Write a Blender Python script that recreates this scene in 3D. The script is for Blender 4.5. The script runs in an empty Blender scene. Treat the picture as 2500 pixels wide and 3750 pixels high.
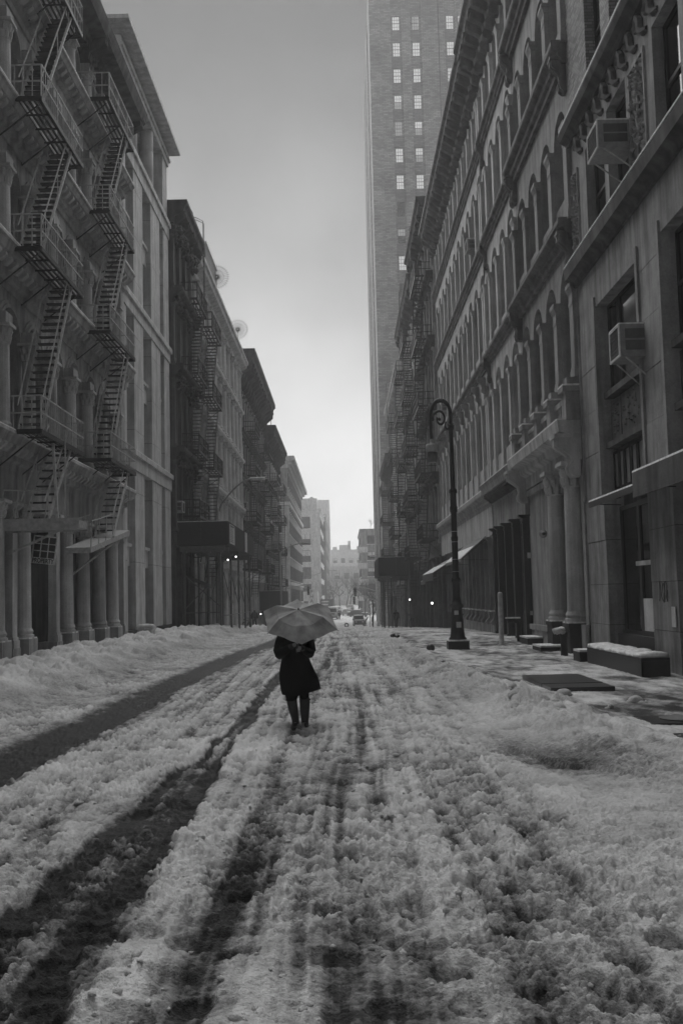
import bpy, math, random
import numpy as np
from mathutils import Vector, Matrix
random.seed(7)
SC = bpy.context.scene
COL = SC.collection
# ------------------------------------------------------------------ camera
H_EYE = 1.8
F_PX, ROLL = 3770.0, math.radians(1.35)
def camera_axes():
    x, y = 12.0, -310.0                       # where the street's vanishing point lies off the picture centre
    c, s = math.cos(ROLL), math.sin(ROLL)
    xu, yu = c*x+s*y, -s*x+c*y
    p = math.atan2(-yu, F_PX); yaw = math.atan2(xu, math.hypot(yu, F_PX))
    f = Vector((-math.sin(yaw)*math.cos(p), math.cos(yaw)*math.cos(p), math.sin(p)))
    r = f.cross(Vector((0, 0, 1))).normalized(); u = r.cross(f)
    return c*r - s*u, s*r + c*u, f
R_, U_, F_ = camera_axes()
cd = bpy.data.cameras.new('camera'); cam = bpy.data.objects.new('camera', cd); COL.objects.link(cam)
cd.sensor_fit = 'VERTICAL'; cd.sensor_height = 36.0; cd.lens = 36.0*F_PX/3750.0
cd.clip_start = 0.1; cd.clip_end = 3000
cam.matrix_world = Matrix(((R_.x, U_.x, -F_.x, 0), (R_.y, U_.y, -F_.y, 0), (R_.z, U_.z, -F_.z, H_EYE), (0, 0, 0, 1)))
SC.camera = cam
# ------------------------------------------------------------------ light
SUN_EL, SUN_AZ = math.radians(46), math.radians(0)      # veiled sun high behind the haze, straight down the street
world = bpy.data.worlds.new('World'); SC.world = world; world.use_nodes = True
wt = world.node_tree; wt.nodes.clear()
sky = wt.nodes.new('ShaderNodeTexSky'); sky.sky_type = 'NISHITA'; sky.sun_disc = False
sky.sun_elevation = SUN_EL; sky.sun_rotation = SUN_AZ
sky.air_density = 1.0; sky.dust_density = 0.4; sky.ozone_density = 1.0; sky.altitude = 0
bw = wt.nodes.new('ShaderNodeRGBToBW'); bg = wt.nodes.new('ShaderNodeBackground'); wo = wt.nodes.new('ShaderNodeOutputWorld')
tc = wt.nodes.new('ShaderNodeTexCoord'); cn = wt.nodes.new('ShaderNodeTexNoise')
cn.inputs['Scale'].default_value = 7; cn.inputs['Detail'].default_value = 9; cn.inputs['Roughness'].default_value = .55
cr = wt.nodes.new('ShaderNodeMapRange'); cr.inputs['From Min'].default_value = .3; cr.inputs['From Max'].default_value = .7
cr.inputs['To Min'].default_value = .74; cr.inputs['To Max'].default_value = 1.22
cm = wt.nodes.new('ShaderNodeMath'); cm.operation = 'MULTIPLY'
wt.links.new(sky.outputs[0], bw.inputs[0]); wt.links.new(tc.outputs['Generated'], cn.inputs['Vector'])
wt.links.new(cn.outputs['Fac'], cr.inputs['Value']); wt.links.new(bw.outputs[0], cm.inputs[0]); wt.links.new(cr.outputs[0], cm.inputs[1])
# hazy overcast: brighter towards the horizon all round, darker overhead
sp_ = wt.nodes.new('ShaderNodeSeparateXYZ'); gr = wt.nodes.new('ShaderNodeMapRange'); gr.interpolation_type = 'SMOOTHSTEP'
gr.inputs['From Min'].default_value = .0; gr.inputs['From Max'].default_value = .62; gr.inputs['To Min'].default_value = .62; gr.inputs['To Max'].default_value = .06
cm2 = wt.nodes.new('ShaderNodeMath'); cm2.operation = 'MULTIPLY'
wt.links.new(tc.outputs['Generated'], sp_.inputs[0]); wt.links.new(sp_.outputs[2], gr.inputs['Value'])
wt.links.new(cm.outputs[0], cm2.inputs[0]); wt.links.new(gr.outputs[0], cm2.inputs[1])
wt.links.new(cm2.outputs[0], bg.inputs['Color']); wt.links.new(bg.outputs[0], wo.inputs['Surface'])
bg.inputs['Strength'].default_value = 0.05
sl = bpy.data.lights.new('sun', 'SUN'); sun = bpy.data.objects.new('sun', sl); COL.objects.link(sun)
sl.energy = 1.5; sl.angle = math.radians(90); sl.color = (1, 1, 1)
sun.rotation_euler = Vector((math.sin(SUN_AZ)*math.cos(SUN_EL), math.cos(SUN_AZ)*math.cos(SUN_EL), math.sin(SUN_EL))).to_track_quat('Z', 'Y').to_euler()
SC.view_settings.view_transform = 'Standard'; SC.view_settings.look = 'None'
SC.view_settings.exposure = 1.95; SC.view_settings.gamma = 1.0; SC.view_settings.use_curve_mapping = False
SC.render.engine = 'CYCLES'
SC.cycles.max_bounces = 5; SC.cycles.diffuse_bounces = 2; SC.cycles.glossy_bounces = 2; SC.cycles.volume_bounces = 2
SC.cycles.transmission_bounces = 2; SC.cycles.caustics_reflective = False; SC.cycles.caustics_refractive = False
SC.cycles.use_denoising = True
# ------------------------------------------------------------------ materials (the place is seen in black and white)
MATS = {}
def nodes_of(name):
    m = bpy.data.materials.new(name); m.use_nodes = True
    return m, m.node_tree, m.node_tree.nodes['Principled BSDF']
def stone(name, v, var=.35, streak=.35, rough=.85, bump=.25, scale=1.4, spec=.25):
    """grey masonry or metal: blotches, vertical run-off stains, fine grain"""
    if name in MATS: return MATS[name]
    m, t, b = nodes_of(name); N = t.nodes.new; L = t.links.new
    geo = N('ShaderNodeNewGeometry')
    n1 = N('ShaderNodeTexNoise'); n1.inputs['Scale'].default_value = scale; n1.inputs['Detail'].default_value = 6; n1.inputs['Roughness'].default_value = .65
    mp = N('ShaderNodeMapping'); mp.inputs['Scale'].default_value = (3, 3, .3)
    n2 = N('ShaderNodeTexNoise'); n2.inputs['Scale'].default_value = 1.0; n2.inputs['Detail'].default_value = 4
    n3 = N('ShaderNodeTexNoise'); n3.inputs['Scale'].default_value = 28; n3.inputs['Detail'].default_value = 3
    for n in (n1, n3): L(geo.outputs['Position'], n.inputs['Vector'])
    L(geo.outputs['Position'], mp.inputs['Vector']); L(mp.outputs[0], n2.inputs['Vector'])
    def rng(src, lo, hi, a=.3, c=.7):
        r = N('ShaderNodeMapRange'); r.inputs['From Min'].default_value = a; r.inputs['From Max'].default_value = c
        r.inputs['To Min'].default_value = lo; r.inputs['To Max'].default_value = hi; L(src, r.inputs['Value']); return r.outputs[0]
    def mul(a, c):
        q = N('ShaderNodeMath'); q.operation = 'MULTIPLY'; L(a, q.inputs[0]); L(c, q.inputs[1]); return q.outputs[0]
    k = mul(rng(n1.outputs['Fac'], v*(1-var), v*(1+var)), rng(n2.outputs['Fac'], 1-streak, 1+streak*.4, .35, .6))
    k = mul(k, rng(n3.outputs['Fac'], .9, 1.1))
    L(k, b.inputs['Base Color']); b.inputs['Roughness'].default_value = rough
    b.inputs['Specular IOR Level'].default_value = spec
    if bump:
        bp = N('ShaderNodeBump'); bp.inputs['Strength'].default_value = bump; bp.inputs['Distance'].default_value = .02
        L(n3.outputs['Fac'], bp.inputs['Height']); L(bp.outputs[0], b.inputs['Normal'])
    MATS[name] = m; return m
def plain(name, v, rough=.5, spec=.5, metal=0.0):
    if name in MATS: return MATS[name]
    m, t, b = nodes_of(name); N = t.nodes.new; L = t.links.new
    geo = N('ShaderNodeNewGeometry'); n = N('ShaderNodeTexNoise'); n.inputs['Scale'].default_value = 9; n.inputs['Detail'].default_value = 4
    L(geo.outputs['Position'], n.inputs['Vector'])
    r = N('ShaderNodeMapRange'); r.inputs['From Min'].default_value = .3; r.inputs['From Max'].default_value = .7
    r.inputs['To Min'].default_value = v*.75; r.inputs['To Max'].default_value = v*1.25
    L(n.outputs['Fac'], r.inputs['Value']); L(r.outputs[0], b.inputs['Base Color'])
    b.inputs['Roughness'].default_value = rough; b.inputs['Specular IOR Level'].default_value = spec; b.inputs['Metallic'].default_value = metal
    MATS[name] = m; return m
def glowing(name, v, e):
    m, t, b = nodes_of(name); b.inputs['Base Color'].default_value = (v, v, v, 1)
    b.inputs['Emission Color'].default_value = (1, 1, 1, 1); b.inputs['Emission Strength'].default_value = e
    return m
def brickwork(name, v, sx, sz):
    m, t, b = nodes_of(name); N = t.nodes.new; L = t.links.new
    geo = N('ShaderNodeNewGeometry'); sep = N('ShaderNodeSeparateXYZ'); cmb = N('ShaderNodeCombineXYZ'); ad = N('ShaderNodeMath'); ad.operation = 'ADD'
    L(geo.outputs['Position'], sep.inputs[0]); L(sep.outputs[0], ad.inputs[0]); L(sep.outputs[1], ad.inputs[1])
    L(ad.outputs[0], cmb.inputs[0]); L(sep.outputs[2], cmb.inputs[1])
    br = N('ShaderNodeTexBrick'); br.inputs['Scale'].default_value = 1.0
    br.inputs['Brick Width'].default_value = sx; br.inputs['Row Height'].default_value = sz; br.inputs['Mortar Size'].default_value = sz*.12
    for k, f in (('Color1', .62), ('Color2', 1.4), ('Mortar', .5)): br.inputs[k].default_value = (v*f, v*f, v*f, 1)
    n = N('ShaderNodeTexNoise'); n.inputs['Scale'].default_value = .22; n.inputs['Detail'].default_value = 6; n.inputs['Roughness'].default_value = .7
    L(cmb.outputs[0], br.inputs['Vector']); L(geo.outputs['Position'], n.inputs['Vector'])
    r = N('ShaderNodeMapRange'); r.inputs['From Min'].default_value = .3; r.inputs['From Max'].default_value = .7; r.inputs['To Min'].default_value = .55; r.inputs['To Max'].default_value = 1.4
    L(n.outputs['Fac'], r.inputs['Value'])
    mx = N('ShaderNodeVectorMath'); mx.operation = 'SCALE'; L(br.outputs['Color'], mx.inputs[0]); L(r.outputs[0], mx.inputs['Scale'])
    L(mx.outputs[0], b.inputs['Base Color']); b.inputs['Roughness'].default_value = .9
    bp = N('ShaderNodeBump'); bp.inputs['Strength'].default_value = .5; bp.inputs['Distance'].default_value = .015
    L(br.outputs['Fac'], bp.inputs['Height']); bp.invert = True; L(bp.outputs[0], b.inputs['Normal'])
    return m
def snow_ground():
    """wet asphalt where the attribute 'snow' is 0, grey slush between, clean snow at 1"""
    m, t, b = nodes_of('snow and slush'); N = t.nodes.new; L = t.links.new
    at = N('ShaderNodeAttribute'); at.attribute_name = 'snow'
    geo = N('ShaderNodeNewGeometry')
    n = N('ShaderNodeTexNoise'); n.inputs['Scale'].default_value = 22; n.inputs['Detail'].default_value = 5; n.inputs['Roughness'].default_value = .7
    n2 = N('ShaderNodeTexNoise'); n2.inputs['Scale'].default_value = 90; n2.inputs['Detail'].default_value = 3
    n3 = N('ShaderNodeTexNoise'); n3.inputs['Scale'].default_value = .8; n3.inputs['Detail'].default_value = 3
    for q in (n, n2, n3): L(geo.outputs['Position'], q.inputs['Vector'])
    ma = N('ShaderNodeMath'); ma.operation = 'MULTIPLY_ADD'; ma.inputs[1].default_value = .8; L(n.outputs['Fac'], ma.inputs[0])
    sb = N('ShaderNodeMath'); sb.operation = 'SUBTRACT'; sb.inputs[1].default_value = .4; L(at.outputs['Fac'], sb.inputs[0]); L(sb.outputs[0], ma.inputs[2])
    r = N('ShaderNodeValToRGB'); e = r.color_ramp.elements
    e[0].position = 0.0; e[0].color = (.022, .022, .022, 1); e[1].position = 1.0; e[1].color = (.78, .78, .78, 1)
    for p, v in ((.22, .05), (.45, .25), (.7, .55)):
        k = e.new(p); k.color = (v, v, v, 1)
    L(ma.outputs[0], r.inputs['Fac'])
    dm = N('ShaderNodeMapRange'); dm.inputs['From Min'].default_value = .3; dm.inputs['From Max'].default_value = .7; dm.inputs['To Min'].default_value = .8; dm.inputs['To Max'].default_value = 1.1
    L(n3.outputs['Fac'], dm.inputs['Value'])
    sc = N('ShaderNodeVectorMath'); sc.operation = 'SCALE'; L(r.outputs['Color'], sc.inputs[0]); L(dm.outputs[0], sc.inputs['Scale'])
    L(sc.outputs[0], b.inputs['Base Color'])
    rr = N('ShaderNodeMapRange'); rr.inputs['From Min'].default_value = .1; rr.inputs['From Max'].default_value = .6; rr.inputs['To Min'].default_value = .6; rr.inputs['To Max'].default_value = .9
    L(ma.outputs[0], rr.inputs['Value']); L(rr.outputs[0], b.inputs['Roughness'])
    b.inputs['Specular IOR Level'].default_value = .12
    bp = N('ShaderNodeBump'); bp.inputs['Strength'].default_value = .9; bp.inputs['Distance'].default_value = .03
    av = N('ShaderNodeMath'); av.operation = 'MULTIPLY_ADD'; av.inputs[1].default_value = .5; L(n2.outputs['Fac'], av.inputs[0]); L(n.outputs['Fac'], av.inputs[2]); L(av.outputs[0], bp.inputs['Height']); L(bp.outputs[0], b.inputs['Normal'])
    return m
M_GROUND = snow_ground()
M_SNOW = plain('clean snow', .78, .9, .2)
M_GLASS = plain('dark window glass', .008, .05, .28)
M_FRAME = plain('dark window frame', .022, .6, .2)
M_IRON = plain('black iron', .02, .55, .4)
M_RAIL = plain('weathered grey painted iron', .42, .6, .4)
M_STONE_A = stone('grey painted cast iron facade', .36, .25, .3)
M_STONE_A2 = stone('cast iron columns', .5, .2, .25)
M_GRAN = stone('pale granite cladding', .52, .18, .25, bump=.12)
M_GRAN_D = stone('dark granite base', .04, .3, .2)
M_LIME = stone('grey sandstone', .3, .25, .3)
M_LIME2 = stone('smooth limestone', .48, .2, .3)
M_WORN = stone('weathered grey limestone', .27, .3, .4)
M_MARB = stone('painted marble front', .62, .2, .25)
M_DARK = stone('soot dark brownstone', .06, .5, .4)
M_DARK2 = stone('dark painted iron front', .09, .4, .4)
M_SHOP = plain('black painted shopfront', .025, .45, .4)
M_SOOT = stone('sooty stone mouldings', .15, .35, .3)
M_MID = stone('mid grey masonry', .27, .3, .4)
M_PALE = stone('pale far masonry', .6, .2, .25)  # on far blocks the paleness stands in for haze; plain pale parts share it
M_TOWER = brickwork('tower brick', .23, .9, .3)
M_SPAN = brickwork('darker spandrel brick', .13, .9, .3)
M_BRICK = brickwork('rough brick', .3, .26, .085)
M_ROOF = plain('roof tar', .05, .8)
M_BARK = plain('bare branches', .06, .9, .1)
M_WOOD = plain('painted plywood', .03, .7, .2)
M_POST = plain('steel posts', .13, .5)
# ------------------------------------------------------------------ mesh building
class MB:
    """collects shapes; side=(x of facade plane, sign) lets x be given as distance out from a facade"""
    def __init__(self, side=None): self.v = []; self.f = []; self.side = side
    def add(self, vs, fs):
        n = len(self.v); self.v += [tuple(p) for p in vs]; self.f += [tuple(i+n for i in q) for q in fs]; return self
    def box(self, x0, x1, y0, y1, z0, z1):
        if x0 > x1: x0, x1 = x1, x0
        if y0 > y1: y0, y1 = y1, y0
        if z0 > z1: z0, z1 = z1, z0
        return self.add([(x0,y0,z0),(x1,y0,z0),(x1,y1,z0),(x0,y1,z0),(x0,y0,z1),(x1,y0,z1),(x1,y1,z1),(x0,y1,z1)],
                 [(0,3,2,1),(4,5,6,7),(0,1,5,4),(1,2,6,5),(2,3,7,6),(3,0,4,7)])
    def prism(self, poly, y0, y1):
        """polygon in (x, z) drawn out along y"""
        n = len(poly)
        return self.add([(a, y0, c) for a, c in poly]+[(a, y1, c) for a, c in poly],
                 [tuple(range(n)), tuple(range(2*n-1, n-1, -1))]+[(i, i+n, (i+1) % n+n, (i+1) % n) for i in range(n)])
    def prism_x(self, poly, x0, x1):
        """polygon in (y, z) drawn out along x"""
        n = len(poly)
        return self.add([(x0, a, c) for a, c in poly]+[(x1, a, c) for a, c in poly],
                 [tuple(range(n)), tuple(range(2*n-1, n-1, -1))]+[(i, (i+1) % n, (i+1) % n+n, i+n) for i in range(n)])
    def tube(self, pts, r, n=6, close=False):
        pts = [Vector(p) for p in pts]; rr = r if isinstance(r, (list, tuple)) else [r]*len(pts)
        vs = []; m = len(pts); prev = None
        for i, p in enumerate(pts):
            d = (pts[min(i+1, m-1)]-pts[max(i-1, 0)])
            if close: d = pts[(i+1) % m]-pts[i-1]
            d.normalize()
            if prev is None: a = d.orthogonal().normalized()
            else:
                a = prev-d*prev.dot(d)
                a = a.normalized() if a.length > 1e-6 else d.orthogonal().normalized()
            prev = a; b = d.cross(a)
            vs += [p+(a*math.cos(2*math.pi*k/n)+b*math.sin(2*math.pi*k/n))*rr[i] for k in range(n)]
        fs = []
        for i in range(m if close else m-1):
            j = (i+1) % m
            fs += [(i*n+k, i*n+(k+1) % n, j*n+(k+1) % n, j*n+k) for k in range(n)]
        if not close: fs += [tuple(range(n-1, -1, -1)), tuple(range((m-1)*n, m*n))]
        return self.add(vs, fs)
    def bar(self, p, q, w, h=None): return self.tube([p, q], w*.7, 4)
    def lathe(self, prof, c=(0, 0, 0), n=12, sx=1, sy=1):
        vs = []
        for r, z in prof: vs += [(c[0]+sx*r*math.cos(2*math.pi*k/n), c[1]+sy*r*math.sin(2*math.pi*k/n), c[2]+z) for k in range(n)]
        m = len(prof)
        fs = [(i*n+k, i*n+(k+1) % n, (i+1)*n+(k+1) % n, (i+1)*n+k) for i in range(m-1) for k in range(n)]
        fs += [tuple(range(n-1, -1, -1)), tuple(range((m-1)*n, m*n))]
        return self.add(vs, fs)
    def loft(self, rings, cap=True):
        n = len(rings[0]); vs = [p for r in rings for p in r]
        fs = [(i*n+k, i*n+(k+1) % n, (i+1)*n+(k+1) % n, (i+1)*n+k) for i in range(len(rings)-1) for k in range(n)]
        if cap: fs += [tuple(range(n-1, -1, -1)), tuple(range((len(rings)-1)*n, len(rings)*n))]
        return self.add(vs, fs)
    def mesh(self, name, mat, smooth=False, org=(0, 0, 0)):
        vs, fs = self.v, self.f
        if self.side:
            X0, s = self.side; vs = [(X0+s*a, b, c) for a, b, c in vs]
            if s < 0: fs = [q[::-1] for q in fs]
        ox, oy, oz = org
        me = bpy.data.meshes.new(name); me.from_pydata([(a-ox, b-oy, c-oz) for a, b, c in vs], [], fs)
        me.materials.append(mat)
        if smooth: me.polygons.foreach_set('use_smooth', [True]*len(me.polygons))
        me.update(); return me
WL = {}                                     # world place of every linked object
def link(name, data, parent=None, loc=(0, 0, 0)):
    o = bpy.data.objects.new(name, data); COL.objects.link(o)
    loc = Vector(loc); WL[o.name] = loc
    if parent is not None: o.parent = parent; o.location = loc-WL[parent.name]
    else: o.location = loc
    return o
def tag(o, label, cat, group=None, kind=None):
    o['label'] = label
    if cat: o['category'] = cat
    if group: o['group'] = group
    if kind: o['kind'] = kind
    return o
def thing(name, label, cat, loc=(0, 0, 0), group=None, rz=0.0):
    o = link(name, None, None, loc); o.rotation_euler.z = rz; return tag(o, label, cat, group)
def part(name, mb, mat, parent, smooth=False, kind=None):
    """mesh whose coordinates are in the world, hung under its thing"""
    org = WL[parent.name]
    o = link(name, mb.mesh(name, mat, smooth, org), parent, org)
    if kind: o['kind'] = kind
    return o
def lpart(name, mb, mat, parent, smooth=False):
    """mesh whose coordinates are the thing's own"""
    return link(name, mb.mesh(name, mat, smooth), parent, WL[parent.name])
# ------------------------------------------------------------------ terrain
GY = np.array([-100, 0, 44, 52, 60, 100, 150, 184, 196, 270, 330, 900.]); GZ = np.array([0, 0, -.02, -.12, -.3, -1.4, -2.75, -3.55, -3.6, -2.2, -1.8, -1.5])
def zg(y): return float(np.interp(y, GY, GZ))
# ------------------------------------------------------------------ the snowed-up ground
def hsh(ix, iy, seed):
    n = (ix.astype(np.int64)*374761393+iy.astype(np.int64)*668265263+seed*1442695041) & 0xffffffff
    n = ((n ^ (n >> 13))*1274126177) & 0xffffffff
    return ((n ^ (n >> 16)) & 0xffff)/65535.0
def vnoise(x, y, seed):
    ix, iy = np.floor(x), np.floor(y); fx, fy = x-ix, y-iy
    fx = fx*fx*(3-2*fx); fy = fy*fy*(3-2*fy)
    a = hsh(ix, iy, seed); b = hsh(ix+1, iy, seed); c = hsh(ix, iy+1, seed); d = hsh(ix+1, iy+1, seed)
    return (a+(b-a)*fx)*(1-fy)+(c+(d-c)*fx)*fy
def fbm(x, y, seed, octs=4, g=.5):
    t = 0; amp = 1; tot = 0
    for o in range(octs): t = t+amp*vnoise(x*2**o+o*17.3, y*2**o-o*9.1, seed+o); tot += amp; amp *= g
    return t/tot                                             # 0..1
def lumps(x, y, cell, seed, dens=.7):
    """rounded clods: heights of half-sunk stones scattered over a jittered grid"""
    gx, gy = x/cell, y/cell; ix, iy = np.floor(gx), np.floor(gy); best = np.zeros_like(x)
    for dx in (-1, 0, 1):
        for dy in (-1, 0, 1):
            jx, jy = ix+dx, iy+dy
            cx = jx+hsh(jx, jy, seed); cy = jy+hsh(jx, jy, seed+1)
            r = .25+.5*hsh(jx, jy, seed+2); on = hsh(jx, jy, seed+3) < dens
            ex = .8+.5*hsh(jx, jy, seed+4)
            d2 = (((gx-cx)*ex)**2+(gy-cy)**2)/(r*r)
            best = np.maximum(best, np.where(on, r*np.sqrt(np.clip(1-d2, 0, 1)), 0))
    return best*cell
def sst(a, b, x):
    t = np.clip((x-a)/(b-a), 0, 1); return t*t*(3-2*t)
def ip(y, ys, xs): return np.interp(y, ys, xs)
def ground_fields(X, Y):
    z = np.interp(Y, GY, GZ)
    wob = (fbm(X*.7, Y*.35, 3)-.5)
    warp = (fbm(X*.9+5, Y*.22, 61)-.5)*.25
    x = X+warp
    # plough heaps along the left kerb
    foot = ip(Y, [0, 14, 24, 40, 70, 140], [-5.1, -4.75, -4.9, -5.0, -5.4, -6.0])+wob*.5
    bank = sst(0, 1.9, foot-x)*(1-.45*sst(-8.3, -9.1, x))
    bankh = bank*ip(Y, [0, 20, 40, 70, 160], [.44, .42, .46, .5, .35])
    # the broken ridge along the right kerb
    cl = ip(Y, [0, 8, 13.7, 16.8, 19.5, 25, 34, 60], [3.6, 3.3, 2.85, 2.7, 2.35, 2.1, 1.8, 1.9])
    ridge = np.exp(-((x-cl)/.55)**2)*ip(Y, [0, 11, 13, 16, 22, 28, 40], [.08, .08, .14, .17, .16, .1, .07])
    heap = np.exp(-((x-2.6)/1.5)**2-((Y-8.6)/1.6)**2)*.09+np.exp(-((x-3.6)/.8)**2-((Y-10.2)/1.0)**2)*.08
    side = sst(-.12, .12, x-(cl+.35))                         # the pavement behind it
    hollow = np.exp(-(((x-2.35)+.32*(Y-10.8))/.62)**2-((Y-10.9)/1.5)**2)
    hollow2 = np.exp(-((x-2.0)/.5)**2-((Y-26)/3.0)**2)*.8+np.exp(-((x-2.2)/.5)**2-((Y-17.5)/1.0)**2)*.55
    # wheel tracks, all parallel to the kerbs
    x1 = x+.22*(fbm(X*3, Y*2.2, 121)-.5)+.08*(fbm(X*14, Y*14, 122)-.5)
    c1 = ip(Y, [0, 25, 33, 42, 80, 150], [-3.72, -3.68, -3.34, -2.85, -2.4, -1.9])
    t1 = np.exp(-((x1-c1)/.42)**4)*ip(Y, [0, 45, 60, 150], [1, 1, .6, .5])
    l2 = ip(Y, [0, 6, 10.8, 14.6, 23, 60], [-2.02, -1.97, -1.72, -1.6, -1.62, -1.4]); r2 = ip(Y, [0, 4.6, 9, 12.3, 23, 60], [-1.22, -1.26, -1.3, -1.36, -1.38, -1.1])
    m2 = (x1-l2)/(r2-l2)
    t2 = sst(-.10, .10, m2)*(1-sst(.90, 1.10, m2))
    e2 = np.exp(-((m2-.12)/.13)**2)+np.exp(-((m2-.88)/.16)**2)
    t3 = np.exp(-((x-ip(Y, [0, 5, 11, 33], [-.75, -.7, -.56, -.47]))/.14)**2)*sst(.36, .6, fbm(X*2, Y*.6, 9))
    t4 = np.exp(-((x-ip(Y, [0, 5, 13, 24], [-.0, .05, .22, .33]))/.26)**2)*sst(.35, .7, fbm(X*2, Y*.5, 19))*.6
    t5 = np.exp(-((x+2.75)/.5)**2)*sst(.4, .7, fbm(X*3, Y*.4, 29))*.45
    t6 = np.exp(-((x-.75)/.18)**2)*sst(.45, .7, fbm(X*3, Y*.3, 39))*.6*sst(14, 24, Y)
    fine = np.clip(1-(Y-25)/60, .25, 1)
    rough = fbm(X*1.6, Y*.8, 44)
    wx = X+.07*(fbm(X*9, Y*9, 131)-.5)+.03*(fbm(X*27, Y*27, 132, 2)-.5); wy = Y+.07*(fbm(X*9+40, Y*9, 133)-.5)+.03*(fbm(X*27+9, Y*27, 134, 2)-.5)
    L1 = lumps(wx, wy, .17, 101, .6); L2 = lumps(wx+3, wy*.95, .066, 202, .72); L3 = lumps(wx, wy+7, .34, 303, .35); L4 = lumps(wx-2, wy, .034, 404, .78)
    road = (1-side)*(1-bank)
    str1 = fbm(x*8, Y*.22, 111, 3)-.5; str2 = fbm(x*22, Y*.5, 112, 3)-.5      # lengthwise tyre streaks
    lane = np.exp(-((x+1.0)/2.6)**4)
    # how much slush lies here
    thick = .045+.03*(rough-.5)+.02*wob+(.07*str1+.03*str2)*lane
    thick = thick*(1-.97*t1)*(1-.62*t2)*(1-.3*np.clip(e2, 0, 1)*t2)*(1-.75*t3)*(1-.5*t4)*(1-.5*t5)*(1-.5*t6)
    smooth = np.clip(sst(1.1, 2.2, x)*(1-side)*sst(5, 8, Y)+hollow, 0, 1)
    clod = (.20*L1+.66*L2+.9*L4+.12*L3*sst(.5, .75, rough))*(1-.45*smooth)
    clod = clod*(.35+.9*sst(.28, .66, fbm(X*.9+3, Y*.6, 71)))*(1-.62*t1)*(1-.45*e2*t2)
    pits = lumps(X+9, Y+4, .21, 505, .4)
    hr = thick+clod-.4*pits*(1-.5*smooth)*(1-t1)
    # pavement: thin trampled slush
    fs = fbm(X*1.3, Y*.55, 81); ft = fbm(X*6, Y*2.6, 82)
    hs = .12+.03*np.clip(fs-.42, 0, 1)+.012*(ft-.5)+.35*L2*sst(.45, .7, fs)
    big = .85*lumps(wx, wy, .42, 606, .5)+.6*L3+.5*L1+.35*L2
    hb = bankh*(.55+.7*fbm(X*1.3, Y*.9, 91))+(big+.3*L2)*bank*.62
    z = z+hr*road+hs*side*(1-bank)+hb+(ridge*(.55+.6*fbm(X*2.5, Y*2.5, 93))+np.clip(ridge*4, 0, 1)*(.85*lumps(wx, wy, .3, 707, .55)+.75*L1+.6*L2))+heap*(.7+.5*fbm(X*2, Y*2, 95))
    z = z-.07*hollow*(1-side)-.05*hollow2
    ruts = np.exp(-(((x-2.35)+.32*(Y-10.8)+.10)/.035)**2)+np.exp(-(((x-2.35)+.32*(Y-10.8)-.03)/.03)**2)
    z = z-.045*ruts*hollow+.05*np.exp(-(((x-2.35)+.32*(Y-10.8)+.03)/.05)**2)*hollow*(.5+fbm(X*9, Y*9, 97))
    z = z+(.010*(fbm(X*24, Y*24, 12, 3)-.5)+.02*(fbm(X*7, Y*7, 14, 3)-.5)*road*(1-t1)*(1-.6*smooth))*fine
    # what the surface is: wet tar, slush, clean snow
    s = .66+.34*(rough-.5)+(.85*str1+.5*str2)*lane+.45*(fbm(X*8, Y*6, 113)-.5)*(1-.5*smooth)+.4*str2*t1+.25*(fbm(X*11, Y*5, 115)-.5)*t1+5.0*(clod-.018)-4.0*pits*(1-.6*smooth)*.45
    s = s+.16*smooth*(1-hollow)-.34*hollow-.22*hollow2
    s = s-.66*t1-.42*t2-.36*np.clip(e2, 0, 1)*t2-.30*t3-.2*t4-.12*t5-.15*t6
    s = s+.10*np.clip(1-np.abs(m2+.28)/.22, 0, 1)+.05*np.clip(1-np.abs(m2-1.35)/.3, 0, 1)
    ss = .66+1.2*(fs-.5)+1.0*(ft-.5)
    ss = ss-.35*np.exp(-((X-5.0)/1.2)**2-((Y-33.5)/1.6)**2)-.3*np.exp(-((X-4.6)/1.2)**2-((Y-15.2)/1.3)**2)
    s = s*road+ss*side*(1-bank)
    s = s*(1-bank)+bank*(.98+.3*(fbm(X*1.5, Y*1.5, 98)-.5)+1.0*(L1-.04))
    s = np.maximum(s, np.clip(ridge*5, 0, 1)*(.78+.4*(ft-.5)))
    s = s+heap*.6
    return z, np.clip(s, 0, 1), bank, side
def grid_patch(ys, ncol, xl, xr):
    """most columns lie along the street's middle, a few carry the mesh out to both facades"""
    a = []; n0 = int(ncol*.1); n2 = n0; n1 = ncol-n0-n2
    for y, l, r in zip(ys, xl, xr):
        m0, m1 = max(l+.02, -.37*y-.35), min(r-.02, .36*y+.35)
        x = np.concatenate([np.linspace(l, m0, n0, endpoint=False), np.linspace(m0, m1, n1, endpoint=False), np.linspace(m1, r, n2)])
        a.append(np.stack([x, np.full(ncol, y)], -1))
    return np.array(a)                                           # rows, cols, 2
def np_mesh(name, co, quads, mat, attr):
    me = bpy.data.meshes.new(name)
    me.vertices.add(len(co)); me.vertices.foreach_set('co', co.astype(np.float32).ravel())
    me.loops.add(quads.size); me.loops.foreach_set('vertex_index', quads.astype(np.int32).ravel())
    me.polygons.add(len(quads)); me.polygons.foreach_set('loop_start', np.arange(0, quads.size, 4, dtype=np.int32))
    me.polygons.foreach_set('use_smooth', np.ones(len(quads), dtype=bool))
    at = me.attributes.new('snow', 'FLOAT', 'POINT'); at.data.foreach_set('value', attr.astype(np.float32))
    me.materials.append(mat); me.update(); me.validate(); return me
NC = 850
ys = [3.1]
while ys[-1] < 58: ys.append(ys[-1]+min(max(.00048*ys[-1]**2, .006), .095))
ys = np.array(ys)
ys = np.concatenate([ys, ys[-1]*np.exp(np.linspace(0.004, math.log(152/58.0), 150))])
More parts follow.
